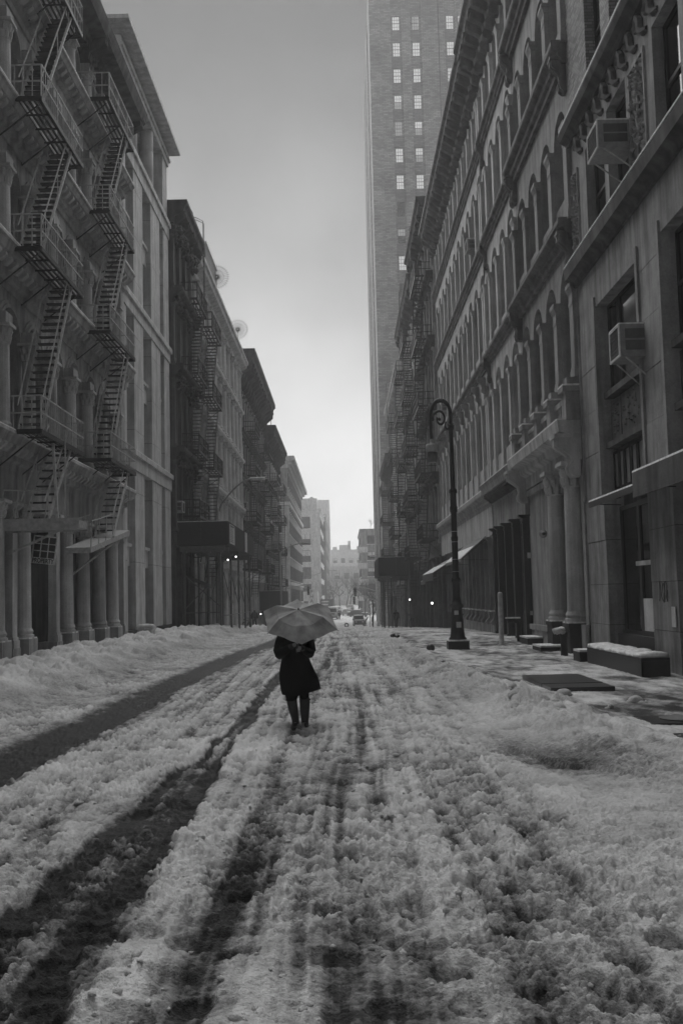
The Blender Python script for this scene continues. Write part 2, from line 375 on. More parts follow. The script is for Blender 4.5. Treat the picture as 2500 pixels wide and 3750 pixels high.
xl = np.maximum(-9.34, -1.0*(ys+4.6)); xr = np.minimum(6.62, .95*(ys+4.4))
P = grid_patch(ys, NC, xl, xr); nr = len(ys)
Xg, Yg = P[..., 0].ravel(), P[..., 1].ravel()
Zg, Sg, Bk, Sd = ground_fields(Xg, Yg)
co = np.stack([Xg, Yg, Zg], -1)
idx = np.arange(nr*NC).reshape(nr, NC)
Q = np.stack([idx[:-1, :-1], idx[:-1, 1:], idx[1:, 1:], idx[1:, :-1]], -1).reshape(-1, 4)
bq = Bk[Q].mean(1) > .12; sq = (Sd[Q].mean(1) > .5) & ~bq; far = Yg[Q[:, 0]] > 58
def sub_mesh(name, mask):
    q = Q[mask]; u, inv = np.unique(q, return_inverse=True)
    return np_mesh(name, co[u], inv.reshape(q.shape), M_GROUND, Sg[u])
o = link('snowy_road', sub_mesh('snowy_road', ~bq & ~sq)); tag(o, 'slushy street surface with dark wheel tracks', None, None, 'structure')
o = link('snowy_sidewalk', sub_mesh('snowy_sidewalk', sq)); tag(o, 'trampled snowy sidewalk along the right facades', None, None, 'structure')
o = link('snow_bank', sub_mesh('snow_bank', bq)); tag(o, 'bright ploughed snow heaped along the left kerb', 'snow bank', None, 'stuff')
def ground_z(x, y):
    return float(ground_fields(np.array([float(x)]), np.array([float(y)]))[0][0])
# the road bed that carries it all and runs on under the side streets to the horizon
yy = [-60, -20, 0, 20, 44, 52, 60, 80, 100, 125, 150, 170, 184, 196, 230, 270, 330, 900]
vs = []
for y in yy:
    for x in (-300, -60, -9.6, 0, 6.8, 60, 300): vs.append((x, y, zg(y)-(.03 if 3.2 < y < 152 else 0)-(.15 if 3.2 < y < 58 else 0)))
fs = [(i*7+k, i*7+k+1, (i+1)*7+k+1, (i+1)*7+k) for i in range(len(yy)-1) for k in range(6)]
mb = MB(); mb.add(vs, fs)
o = link('ground', mb.mesh('ground', plain('far trodden snow', .55, .9, .2))); tag(o, 'snow covered ground and side streets', None, None, 'structure')
# loose clods lying on the slush
def ico_clods(pts, seed):
    rnd = random.Random(seed); t = (1+5**.5)/2
    V = [Vector(p).normalized() for p in ((-1,t,0),(1,t,0),(-1,-t,0),(1,-t,0),(0,-1,t),(0,1,t),(0,-1,-t),(0,1,-t),(t,0,-1),(t,0,1),(-t,0,-1),(-t,0,1))]
    Fc = [(0,11,5),(0,5,1),(0,1,7),(0,7,10),(0,10,11),(1,5,9),(5,11,4),(11,10,2),(10,7,6),(7,1,8),(3,9,4),(3,4,2),(3,2,6),(3,6,8),(3,8,9),(4,9,5),(2,4,11),(6,2,10),(8,6,7),(9,8,1)]
    vs = []; fs = []
    for x, y, z, r in pts:
        n = len(vs); sx, sy, sz = r*rnd.uniform(.8, 1.3), r*rnd.uniform(.8, 1.3), r*rnd.uniform(.55, .9)
        for v in V:
            k = rnd.uniform(.6, 1.3); vs.append((x+v.x*sx*k, y+v.y*sy*k, z+v.z*sz*k))
        fs += [tuple(i+n for i in f) for f in Fc]
    return vs, fs
def clod_mesh(name, vs, fs, s):
    mb = MB(); mb.add(vs, fs); me = mb.mesh(name, M_GROUND, True)
    at = me.attributes.new('snow', 'FLOAT', 'POINT'); at.data.foreach_set('value', np.full(len(vs), s, np.float32)); return me
n = 1300
rx = np.random.RandomState(3); cy_ = 4.0*np.exp(rx.rand(n)*math.log(22/4.0)); cx_ = rx.uniform(-.62, .55, n)*(cy_+1.0)
ok = (cx_ > -4.6) & (cx_ < 1.2)
cx_, cy_ = cx_[ok], cy_[ok]
cz_, cs_, cb_, cd_ = ground_fields(cx_, cy_)
pts = [(a, b, c+.004, random.uniform(.008, .024)*(1 if random.random() < .93 else 1.9)) for a, b, c, q in zip(cx_, cy_, cz_, cs_) if q > .35]
o = link('slush_clods', clod_mesh('slush_clods', *ico_clods(pts, 5), .85)); tag(o, 'loose clods of slush strewn over the street', 'slush', None, 'stuff')
# bigger lumps of snow, each by itself, along the right kerb
M_CL = [(2.95,14.6,.17,'big rounded snow lump at the near end of the right kerb ridge'),(3.25,15.7,.14,'snow lump on the wet pavement just behind the kerb ridge'),
        (4.35,15.7,.15,'lone round snowball lump on the pavement beside the manhole plate'),(3.05,15.2,.12,'smaller snow lump wedged beside the biggest one on the ridge'),
        (2.6,16.1,.15,'snow lump on the crest of the right kerb ridge'),(2.75,17.4,.12,'middling snow lump farther along the right kerb ridge'),
        (4.9,14.2,.09,'small flat snow lump beside the dark pavement plate at the frame edge'),(3.75,14.9,.08,'small snow clod between ridge and wet pavement'),
        (2.35,19.2,.12,'snow lump near the trash bag on the kerb ridge')]
for i, (x, y, r, lab) in enumerate(M_CL):
    rnd = random.Random(40+i); z = ground_z(x, y); pts = [(x, y, z+.02, r)]
    for k in range(4): pts.append((x+rnd.uniform(-1, 1)*r*.9, y+rnd.uniform(-1, 1)*r*.9, z, r*rnd.uniform(.35, .6)))
    vs, fs = ico_clods(pts, 60+i)
    o = link('snow_lump', clod_mesh('snow_lump', [(a-x, b-y, c-z) for a, b, c in vs], fs, .8), None, (x, y, z)); tag(o, lab, 'snow lump', 'lumps of snow along the right kerb')
    m = o.modifiers.new('round', 'SUBSURF'); m.levels = 1; m.render_levels = 2
# ------------------------------------------------------------------ facade kit; distances are "out" from the facade plane
XL, XR = (-9.3, 1), (6.5, -1)
def belt_profile(z0, z1, p, lip=.02):
    h = z1-z0
    return [(-.06, z0), (p*.3, z0), (p*.34, z0+.22*h), (p*.55, z0+.3*h), (p*.6, z0+.52*h), (p*.9, z0+.62*h), (p, z0+.72*h), (p, z1-.06*h), (p*.93, z1), (-.06, z1)]
def arch_bay(mb, y0, y1, z0, z1, ya, yb, zs, zt, rise, d=.34, n=10, front=0.0):
    """wall of one bay with an opening: straight below zt, arched above"""
    f, b = front, front-d
    mb.box(b, f, y0, ya, z0, z1); mb.box(b, f, yb, y1, z0, z1)
    if zs > z0+.01: mb.box(b, f, ya, yb, z0, zs)
    if rise <= 0: mb.box(b, f, ya, yb, zt, z1); return
    c, r = (ya+yb)/2, (yb-ya)/2
    arc = [(c-r*math.cos(math.pi*k/n), zt+rise*math.sin(math.pi*k/n)) for k in range(n+1)]
    vs = []
    for x in (f, b): vs += [(x, y, z) for y, z in arc]+[(x, y, z1) for y, z in arc]
    m = n+1; fs = []
    for k in range(n):
        fs += [(k, k+1, m+k+1, m+k), (2*m+k+1, 2*m+k, 3*m+k, 3*m+k+1), (k+1, k, 2*m+k, 2*m+k+1)]
    mb.add(vs, fs)
def arch_ring(mb, ya, yb, zt, rise, w=.14, o0=0, o1=.08, n=10):
    c, r = (ya+yb)/2, (yb-ya)/2; m = n+1; vs = []
    for x in (o0, o1):
        for q in (0, w): vs += [(x, c-(r+q)*math.cos(math.pi*k/n), zt+(rise+q)*math.sin(math.pi*k/n)) for k in range(m)]
    fs = []
    for k in range(n): fs += [(2*m+k, 2*m+k+1, 3*m+k+1, 3*m+k), (m+k, m+k+1, 3*m+k+1, 3*m+k), (k, k+1, 2*m+k+1, 2*m+k)]
    mb.add(vs, fs)
def window_kit(s, w, h, cols=2, rows=2, t=.05):
    """frame and pane meshes, local: y centred, z from 0; x out"""
    f = MB((0, s)); f.box(-.03, .03, -w/2, -w/2+t, 0, h); f.box(-.03, .03, w/2-t, w/2, 0, h); f.box(-.03, .03, -w/2+t, w/2-t, 0, t); f.box(-.03, .03, -w/2+t, w/2-t, h-t, h)
    for k in range(1, rows): f.box(-.025, .04, -w/2+t, w/2-t, h*k/rows-t*.5, h*k/rows+t*.5)
    for k in range(1, cols): f.box(-.02, .025, -w/2+w*k/cols-t*.35, -w/2+w*k/cols+t*.35, t, h-t)
    p = MB((0, s)); p.box(-.02, -.006, -w/2+t*.5, w/2-t*.5, t*.5, h-t*.5)
    return f, p
def put_window(root, kit, X0, s, out, y, z, fm=M_FRAME):
    f, p = kit
    o = link('window', f, root, (X0+s*out, y, z)); link('pane', p, o, (X0+s*out, y, z))
    return o
def kit_meshes(s, w, h, cols=2, rows=2, fm=M_FRAME, gm=M_GLASS, t=.05):
    f, p = window_kit(s, w, h, cols, rows, t); return f.mesh('window', fm), p.mesh('pane', gm)
def pilaster_mesh(s, w, d, h, mat, cap=.42, base=.3, kind='square'):
    mb = MB((0, s))
    if kind == 'square':
        mb.box(-.02, d*.8, -w/2, w/2, base, h-cap)
        mb.box(-.02, d, -w*.6, w*.6, 0, base*.7); mb.box(-.02, d*.9, -w*.55, w*.55, base*.7, base)
        mb.box(-.02, d*.9, -w*.54, w*.54, h-cap, h-cap*.82); mb.box(-.02, d*.84, -w*.52, w*.52, h-cap*.82, h-cap*.45)
        mb.prism([(-.02, h-cap*.45), (d*.9, h-cap*.45), (d*1.25, h-cap*.2), (-.02, h-cap*.2)], -w*.62, w*.62)
        mb.box(-.02, d*1.3, -w*.68, w*.68, h-cap*.2, h)
    else:
        r = w/2
        mb.lathe([(r*1.3, 0), (r*1.3, base*.35), (r*1.1, base*.45), (r*1.22, base*.7), (r*1.02, base), (r, base+.1), (r*.88, h-cap), (r*1.0, h-cap+.04), (r*.9, h-cap+.08)], (d*.45, 0, 0), 16)
        for k in range(8):                                   # leafy capital
            a = 2*math.pi*k/8
            for q, (z0, rr) in enumerate(((h-cap+.05, .98), (h-cap*.6, 1.08))):
                aa = a+q*math.pi/8; ca, sa = math.cos(aa), math.sin(aa); rad = r*rr
                mb.tube([(d*.45+ca*r*.8, sa*r*.8, z0), (d*.45+ca*rad, sa*rad, z0+cap*.3), (d*.45+ca*rad*1.12, sa*rad*1.12, z0+cap*.36), (d*.45+ca*rad*1.14, sa*rad*1.14, z0+cap*.3)], [r*.3, r*.3, r*.2, r*.05], 5)
        mb.lathe([(r*.85, h-cap+.06), (r*1.0, h-cap*.3), (r*1.15, h-cap*.15)], (d*.45, 0, 0), 10)
        mb.box(d*.45-r*1.35, d*.45+r*1.35, -r*1.35, r*1.35, h-cap*.15, h)
    return mb.mesh('pilaster', mat, False)
def console_mesh(s, w, d, h, mat):
    """scrolled bracket: thick at the top, curling in at the foot"""
    mb = MB((0, s))
    pr = [(-.03, 0), (d*.18, 0), (d*.42, h*.08), (d*.48, h*.2), (d*.36, h*.34), (d*.42, h*.5), (d*.72, h*.62), (d, h*.72), (d, h*.9), (-.03, h*.9)]
    mb.prism(pr, -w/2, w/2)
    mb.prism([(a*1.0+.025 if a > 0 else a, c) for a, c in pr[1:-1]]+[(-.03, h*.88), (-.03, .02)], -w*.2, w*.2)
    mb.box(-.03, d*1.1, -w*.62, w*.62, h*.9, h)
    return mb.mesh('console', mat)
def copies(name, me, root, X0, s, places, out=0):
    return [link(name, me, root, (X0+s*out, y, z)) for y, z in places]
def body(root, X0, s, y0, y1, zr, mat=M_DARK, d0=.36, depth=11, z0=-6):
    mb = MB((X0, s)); mb.box(-depth, -d0, y0+.01, y1-.01, z0, zr); return part('rear_wall', mb, mat, root)
def arcade(name, label, side, y0, y1, zr, floors, pitch, first, nb, w, mat, belts, cornice=None, pil=None, pilmat=None, hood=True, group='loft buildings along the street', ground=None, gmat=None, dmat=None, rows=2, cat='building', dent=None, belt_cons=None, d=.34, winout=-.24):
    X0, s = side; pilmat = pilmat or mat
    root = thing(name, label, cat, (X0, (y0+y1)/2, zg((y0+y1)/2)), group)
    bays = [first+pitch*k for k in range(nb)]
    wall = MB(side); lo, hi = bays[0]-pitch/2, bays[-1]+pitch/2
    hoods = {}
    for fl in floors:
        z0, z1, zs, zt, rise = fl
        for c in bays: arch_bay(wall, c-pitch/2, c+pitch/2, z0, z1, c-w/2, c+w/2, zs, zt, rise, d)
        if lo > y0+.02: wall.box(-d, 0, y0, lo, z0, z1)
        if hi < y1-.02: wall.box(-d, 0, hi, y1, z0, z1)
        kit = kit_meshes(s, w+.06, zt+rise-zs+.04, 2, rows)
        for c in bays: put_window(root, kit, X0, s, winout, c, zs)
        if hood and rise > 0:
            q = MB((0, s)); arch_ring(q, -w/2, w/2, 0, rise, .16); hm = q.mesh('hood_mould', dmat or mat); copies('hood_mould', hm, root, X0, s, [(c, zt) for c in bays])
        if pil:
            ph = zt-(z0 if zs-z0 < 1.2 else zs)+.0
            pm = pilaster_mesh(s, pil[1], pil[2], ph, pilmat, pil[3] if len(pil) > 3 else .42, .3, pil[0])
            copies('pilaster', pm, root, X0, s, [(c-pitch/2, zt-ph) for c in bays]+[(hi, zt-ph)])
    ztop = floors[-1][1]
    if zr > ztop: wall.box(-d, 0, y0, y1, ztop, zr)
    part('wall', wall, mat, root)
    for b in belts:
        mb = MB(side); mb.prism(belt_profile(*b), y0+.02, y1-.02); part('belt_course', mb, dmat or mat, root)
        if belt_cons:
            cm_ = console_mesh(s, .34, b[2]*.95, 1.0, dmat or mat)
            for y in belt_cons: link('console', cm_, root, (X0, y, b[0]-.75))
    if cornice:
        z0, z1, p, n = cornice
        mb = MB(side); mb.prism([(-.1, z0), (p*.25, z0), (p*.28, z0+.3*(z1-z0)), (p*.8, z0+.5*(z1-z0)), (p*.86, z0+.72*(z1-z0)), (p, z0+.8*(z1-z0)), (p, z1), (-.1, z1)], y0-.02, y1+.02)
        part('cornice', mb, dmat or mat, root)
        if n:
            bm_ = console_mesh(s, .3, p*.78, (z1-z0)*1.15, dmat or mat); st = (y1-y0-.6)/(n-1)
            copies('bracket', bm_, root, X0, s, [(y0+.3+st*k, z0-.62*(z1-z0)) for k in range(n)])
    if ground: ground(root, side, y0, y1, floors[0][0])
    body(root, X0, s, y0, y1, zr+.3, M_DARK, d+.02)
    return root
def shopfront(cols, zl, mat, gm=M_SHOP, cw=.34, out=.1, rec=.5, plinth=.5, kind='square'):
    """ground storey: columns in front of a recessed dark shopfront under a fascia"""
    def make(root, side, y0, y1, z1):
        X0, s = side; zb = zg((y0+y1)/2)-.3
        mb = MB(side); mb.box(-.33, .05, y0, y1, zl, z1-.0); part('fascia', mb, mat, root)
        mb = MB(side); mb.box(-rec-.1, -rec, y0+.02, y1-.02, zb, zl); part('shop_wall', mb, gm, root)
        pitch = (y1-y0)/cols
        pm = pilaster_mesh(s, cw, .3, zl-zb, mat, .4, .6, kind)
        copies('column', pm, root, X0, s, [(min(max(y0+pitch*k, y0+cw*.6), y1-cw*.6), zb) for k in range(cols+1)], -.12+out*0)
        kit = kit_meshes(s, pitch-cw-.3, zl-zb-1.5, 2, 2, gm, M_GLASS, .07)
        for k in range(cols): put_window(root, kit, X0, s, -rec+.07, y0+pitch*(k+.5), zb+.95)
        for k in range(cols):
            q = MB(side); q.box(-rec, -rec+.12, y0+pitch*k+.3, y0+pitch*(k+1)-.3, zb, zb+.9); part('bulkhead', q, gm, root)
    return make
# ---- right side, nearest first -------------------------------------------------------------------
GR = 'facades on the right side of the street'; GL = 'facades on the left side of the street'
def floors_of(spec): return spec
# R2: narrow sandstone front with the corinthian entrance
R2F = [(6.35, 12.0, 7.6, 10.2, .8), (12.0, 17.05, 12.9, 14.75, .8), (17.05, 21.6, 17.8, 19.4, .8), (21.6, 26.0, 22.4, 24.7, .8)]
r2 = arcade('sandstone_building', 'narrow sandstone front with two fat corinthian entrance columns on snowy plinths', XR, 27.5, 36.3, 27.0, R2F, 2.15, 28.75, 4, 1.6, M_LIME,
            [(11.45, 12.05, .42), (16.45, 17.12, .42), (21.05, 21.7, .42)], (26.2, 27.0, .9, 8), ('square', .44, .16, .6), belt_cons=(27.8, 36.0), group=GR, dmat=M_SOOT, d=.5, winout=-.4, hood=False)
X0, s = XR
mb = MB(XR); mb.prism([(-.3, 5.35), (.12, 5.35), (.12, 5.75), (.3, 5.85), (.34, 6.02), (.62, 6.12), (.66, 6.42), (-.3, 6.42)], 27.55, 36.25); part('entablature', mb, M_LIME2, r2)
mb = MB(XR); mb.box(-1.45, -1.3, 27.55, 32.2, -.3, 5.35); part('door_recess', mb, M_DARK, r2)
mb = MB(XR); mb.box(-1.3, .02, 32.0, 35.6, .7, 5.35); mb.box(-1.3, .1, 31.9, 35.7, -.3, .55); mb.box(-1.3, .16, 31.85, 35.75, .55, .72); mb.box(-1.3, .12, 31.9, 35.7, 5.1, 5.3); part('entrance_pier', mb, M_LIME, r2)
mb = MB(XR); mb.box(-.3, .04, 27.52, 27.85, .0, 5.35); mb.box(-.3, .14, 27.52, 28.0, -.3, .9); part('entrance_pier', mb, M_LIME, r2)
def plinth_col(y):
    c = link('column', pilaster_mesh(s, .58, .3, 4.45, M_LIME2, .72, .32, 'round'), r2, (X0-s*.05, y, .93))
    q = MB(XR); q.box(-.22, .42, y-.4, y+.4, -.3, .9); q.box(-.25, .45, y-.43, y+.43, .82, .92); part('plinth', q, M_GRAN_D, r2)
    q = MB(XR); q.box(-.24, .44, y-.42, y+.42, .925, .97); part('snow_cap', q, M_SNOW, r2)
plinth_col(28.55); plinth_col(30.9)
cons = console_mesh(s, .55, .6, 1.15, M_LIME2); copies('console', cons, r2, X0, s, [(27.85, 4.9), (35.95, 4.9)], .1)
for k in range(5):                                            # balcony pedestals with snow
    y = 27.75+2.12*k
    q = MB(XR); q.box(-.02, .42, y-.26, y+.26, 6.42, 7.2); q.box(-.02, .5, y-.32, y+.32, 7.2, 7.34); q.box(0, .36, y-.2, y+.2, 7.34, 7.6); part('pedestal', q, M_LIME, r2)
    q = MB(XR); q.box(.0, .5, y-.32, y+.32, 7.345, 7.39); part('snow_cap', q, M_SNOW, r2)
q = MB(XR); q.box(.1, .3, 27.6, 36.2, 7.0, 7.14); q.box(.14, .28, 27.6, 36.2, 6.45, 6.55)
for k in range(28): q.lathe([(.05, 0), (.08, .15), (.045, .3), (.07, .45)], (.2, 27.9+.3*k, 6.55), 6)
part('balustrade', q, M_LIME, r2)
mb = MB(XR); mb.box(.0, .66, 27.6, 36.2, 6.425, 6.47); part('snow_cap', mb, M_SNOW, r2)
# R3a: same family, black shop below a bracketed cornice
R3F = [(6.35, 11.9, 7.5, 10.3, .75), (11.9, 16.9, 12.7, 15.3, .75), (16.9, 21.5, 17.7, 19.9, .75), (21.5, 25.2, 22.3, 23.8, .75)]
def shop_a(root, side, y0, y1, z1):
    X0, s = side
    mb = MB(side); mb.box(-.33, .06, y0, y1, 4.55, 5.55); part('fascia', mb, M_MID, root)
    mb = MB(side); mb.prism([(-.3, 5.55), (.1, 5.55), (.12, 5.9), (.5, 5.98), (.55, 6.2), (.62, 6.36), (-.3, 6.36)], y0, y1); part('shop_cornice', mb, M_LIME, root)
    mb = MB((0, s)); mb.prism([(.1, 0), (.2, 0), (.3, .1), (.46, .2), (.46, .32), (.1, .32)], -.07, .07); bm_ = mb.mesh('bracket', M_DARK2)
    copies('bracket', bm_, root, X0, s, [(y0+.2+k*.33, 5.62) for k in range(23)])
    mb = MB(side); mb.box(.05, .62, y0, y1, 6.362, 6.4); part('snow_cap', mb, M_SNOW, root)
    mb = MB(side); mb.box(-.7, -.6, y0+.02, y1-.02, -.4, 4.55); part('shop_wall', mb, M_SHOP, root)
    pm = pilaster_mesh(s, .22, .3, 4.85, M_SHOP, .3, .5); copies('column', pm, root, X0, s, [(y, -.3) for y in (36.55, 38.7, 40.7, 42.6, 43.9)], -.1)
    kit = kit_meshes(s, 1.6, 3.0, 1, 2, M_SHOP, M_GLASS, .08)
    for y in (37.6, 39.7, 41.6): put_window(root, kit, X0, s, -.52, y, 1.0)
    f = MB(side); f.box(-.5, -.1, 36.35, 36.6, -.3, 4.5); f.box(-.5, .0, 36.36, 36.75, 1.0, 1.15); f.box(-.5, .02, 36.36, 36.75, 3.0, 3.2); part('door_frame', f, M_PALE, root)
r3a = arcade('shop_building', 'sandstone front with black iron shop under a bracketed shop cornice', XR, 36.3, 44.1, 26.0, R3F, 2.1, 37.45, 4, 1.5, M_LIME2,
             [(11.6, 12.05, .3), (16.6, 17.05, .3), (21.2, 21.65, .3)], (24.9, 26.05, 1.1, 9), ('square', .4, .13, .5), belt_cons=(36.6, 43.8), ground=shop_a, group=GR, dmat=M_SOOT, d=.5, winout=-.4, hood=False)
def shop_b(root, side, y0, y1, z1):
    X0, s = side
    mb = MB(side); mb.box(-.33, .1, y0, y1, 4.3, 5.55); part('fascia', mb, M_LIME2, root)
    mb = MB(side); mb.prism(belt_profile(5.55, 6.3, .4), y0, y1); part('shop_cornice', mb, M_LIME, root)
    mb = MB(side); mb.box(.04, .38, y0, y1, 6.302, 6.35); part('snow_cap', mb, M_SNOW, root)
    mb = MB(side); mb.box(-.8, -.7, y0+.02, y1-.02, -1, 4.3); part('shop_wall', mb, M_SHOP, root)
    mb = MB(side); mb.box(-.7, .12, 44.3, 56, -1, .45); part('shop_sill', mb, M_MID, root)
    pm = pilaster_mesh(s, .2, .24, 3.6, M_MID, .3, .5); copies('column', pm, root, X0, s, [(44.6+1.55*k, .7) for k in range(14)], -.16)
    q = MB((0, s)); q.prism([(-.1, .0), (.3, .0), (.36, .1), (.2, .3), (.22, .55), (-.1, .55)], -.16, .16); cm_ = q.mesh('pedestal', M_MID)
    q = MB((0, s)); q.box(-.1, .36, -.2, .2, 0, .05); sm = q.mesh('snow_cap', M_SNOW)
    for k in range(8): link('pedestal', cm_, root, (X0-s*.1, 44.6+1.55*k, .45)); link('snow_cap', sm, root, (X0-s*.1, 44.6+1.55*k, 1.0))
    kit = kit_meshes(s, 1.2, 3.1, 1, 2, M_SHOP, M_GLASS, .06)
    for k in range(13): put_window(root, kit, X0, s, -.6, 45.4+1.55*k, .95)
R3B = R3F
r3b = arcade('long_arcaded_building', 'long pale loft front with rows of arched windows and a deep bracketed roof cornice', XR, 44.1, 67.5, 26.0, R3F, 2.12, 45.4, 11, 1.52, M_LIME2,
             [(11.6, 12.05, .27), (16.6, 17.05, .27), (21.2, 21.65, .27)], (24.9, 26.0, 1.0, 26), ('square', .36, .11, .45), ground=shop_b, group=GR, dmat=M_SOOT, d=.5, winout=-.4, hood=False)
# scrolled consoles over the second storey arches of the long front
cons = console_mesh(-1, .2, .3, .7, M_LIME)
copies('keystone', cons, r3b, XR[0], -1, [(45.4+2.12*k, 10.7) for k in range(11)], .05)
# farther right, getting darker and more cluttered
def flat_floors(zs, top, sill=.8, head=.7, rise=0): return [(a, b, a+sill, b-head-rise, rise) for a, b in zip(zs[:-1], zs[1:])]
r4 = arcade('dark_loft_building', 'dark narrow loft with leafy black cornices standing past the long arcaded front', XR, 67.5, 81, 28.6, flat_floors([5.2, 9.8, 14.4, 19.0, 23.4, 27.4], 28), 2.2, 69.0, 6, 1.25, M_MID,
            [(9.2, 9.9, .6), (13.8, 14.5, .6), (18.4, 19.1, .6), (22.8, 23.5, .6)], (27.4, 28.6, 1.1, 8), ('square', .4, .25), hood=False, group=GR, ground=shopfront(4, 4.4, M_DARK2), dmat=M_DARK)
r5 = arcade('tall_loft_building', 'tall mid grey loft hung with a long fire escape right of the street', XR, 81, 101, 27.6, flat_floors([4.6, 9.2, 13.6, 18.0, 22.2, 26.2], 27), 2.4, 82.8, 8, 1.3, M_LIME2,
            [(8.6, 9.2, .45), (17.4, 18.0, .45)], (26.2, 27.6, 1.0, 10), ('square', .4, .2), hood=False, group=GR, ground=shopfront(6, 3.9, M_DARK2), dmat=M_DARK2)
r6 = arcade('snow_edged_building', 'loft with snow edged cornice in front of the brick tower', XR, 101, 127, 24.4, flat_floors([3.6, 8.0, 12.2, 16.2, 20.0, 23.2], 24), 2.5, 103, 10, 1.3, M_MARB,
            [(7.4, 8.0, .45), (15.6, 16.2, .45)], (23.2, 24.4, 1.1, 12), ('square', .4, .2), hood=False, group=GR, ground=shopfront(7, 3.0, M_MID))
r7 = arcade('low_corner_building', 'lower dark corner building just before the cross street on the right', XR, 127, 150, 19.5, flat_floors([2.4, 6.8, 11, 15, 18.6], 19), 2.5, 129, 8, 1.3, M_DARK2,
            [(6.2, 6.8, .45)], (18.4, 19.5, 1.1, 10), None, hood=False, group=GR, ground=shopfront(6, 1.8, M_DARK2))
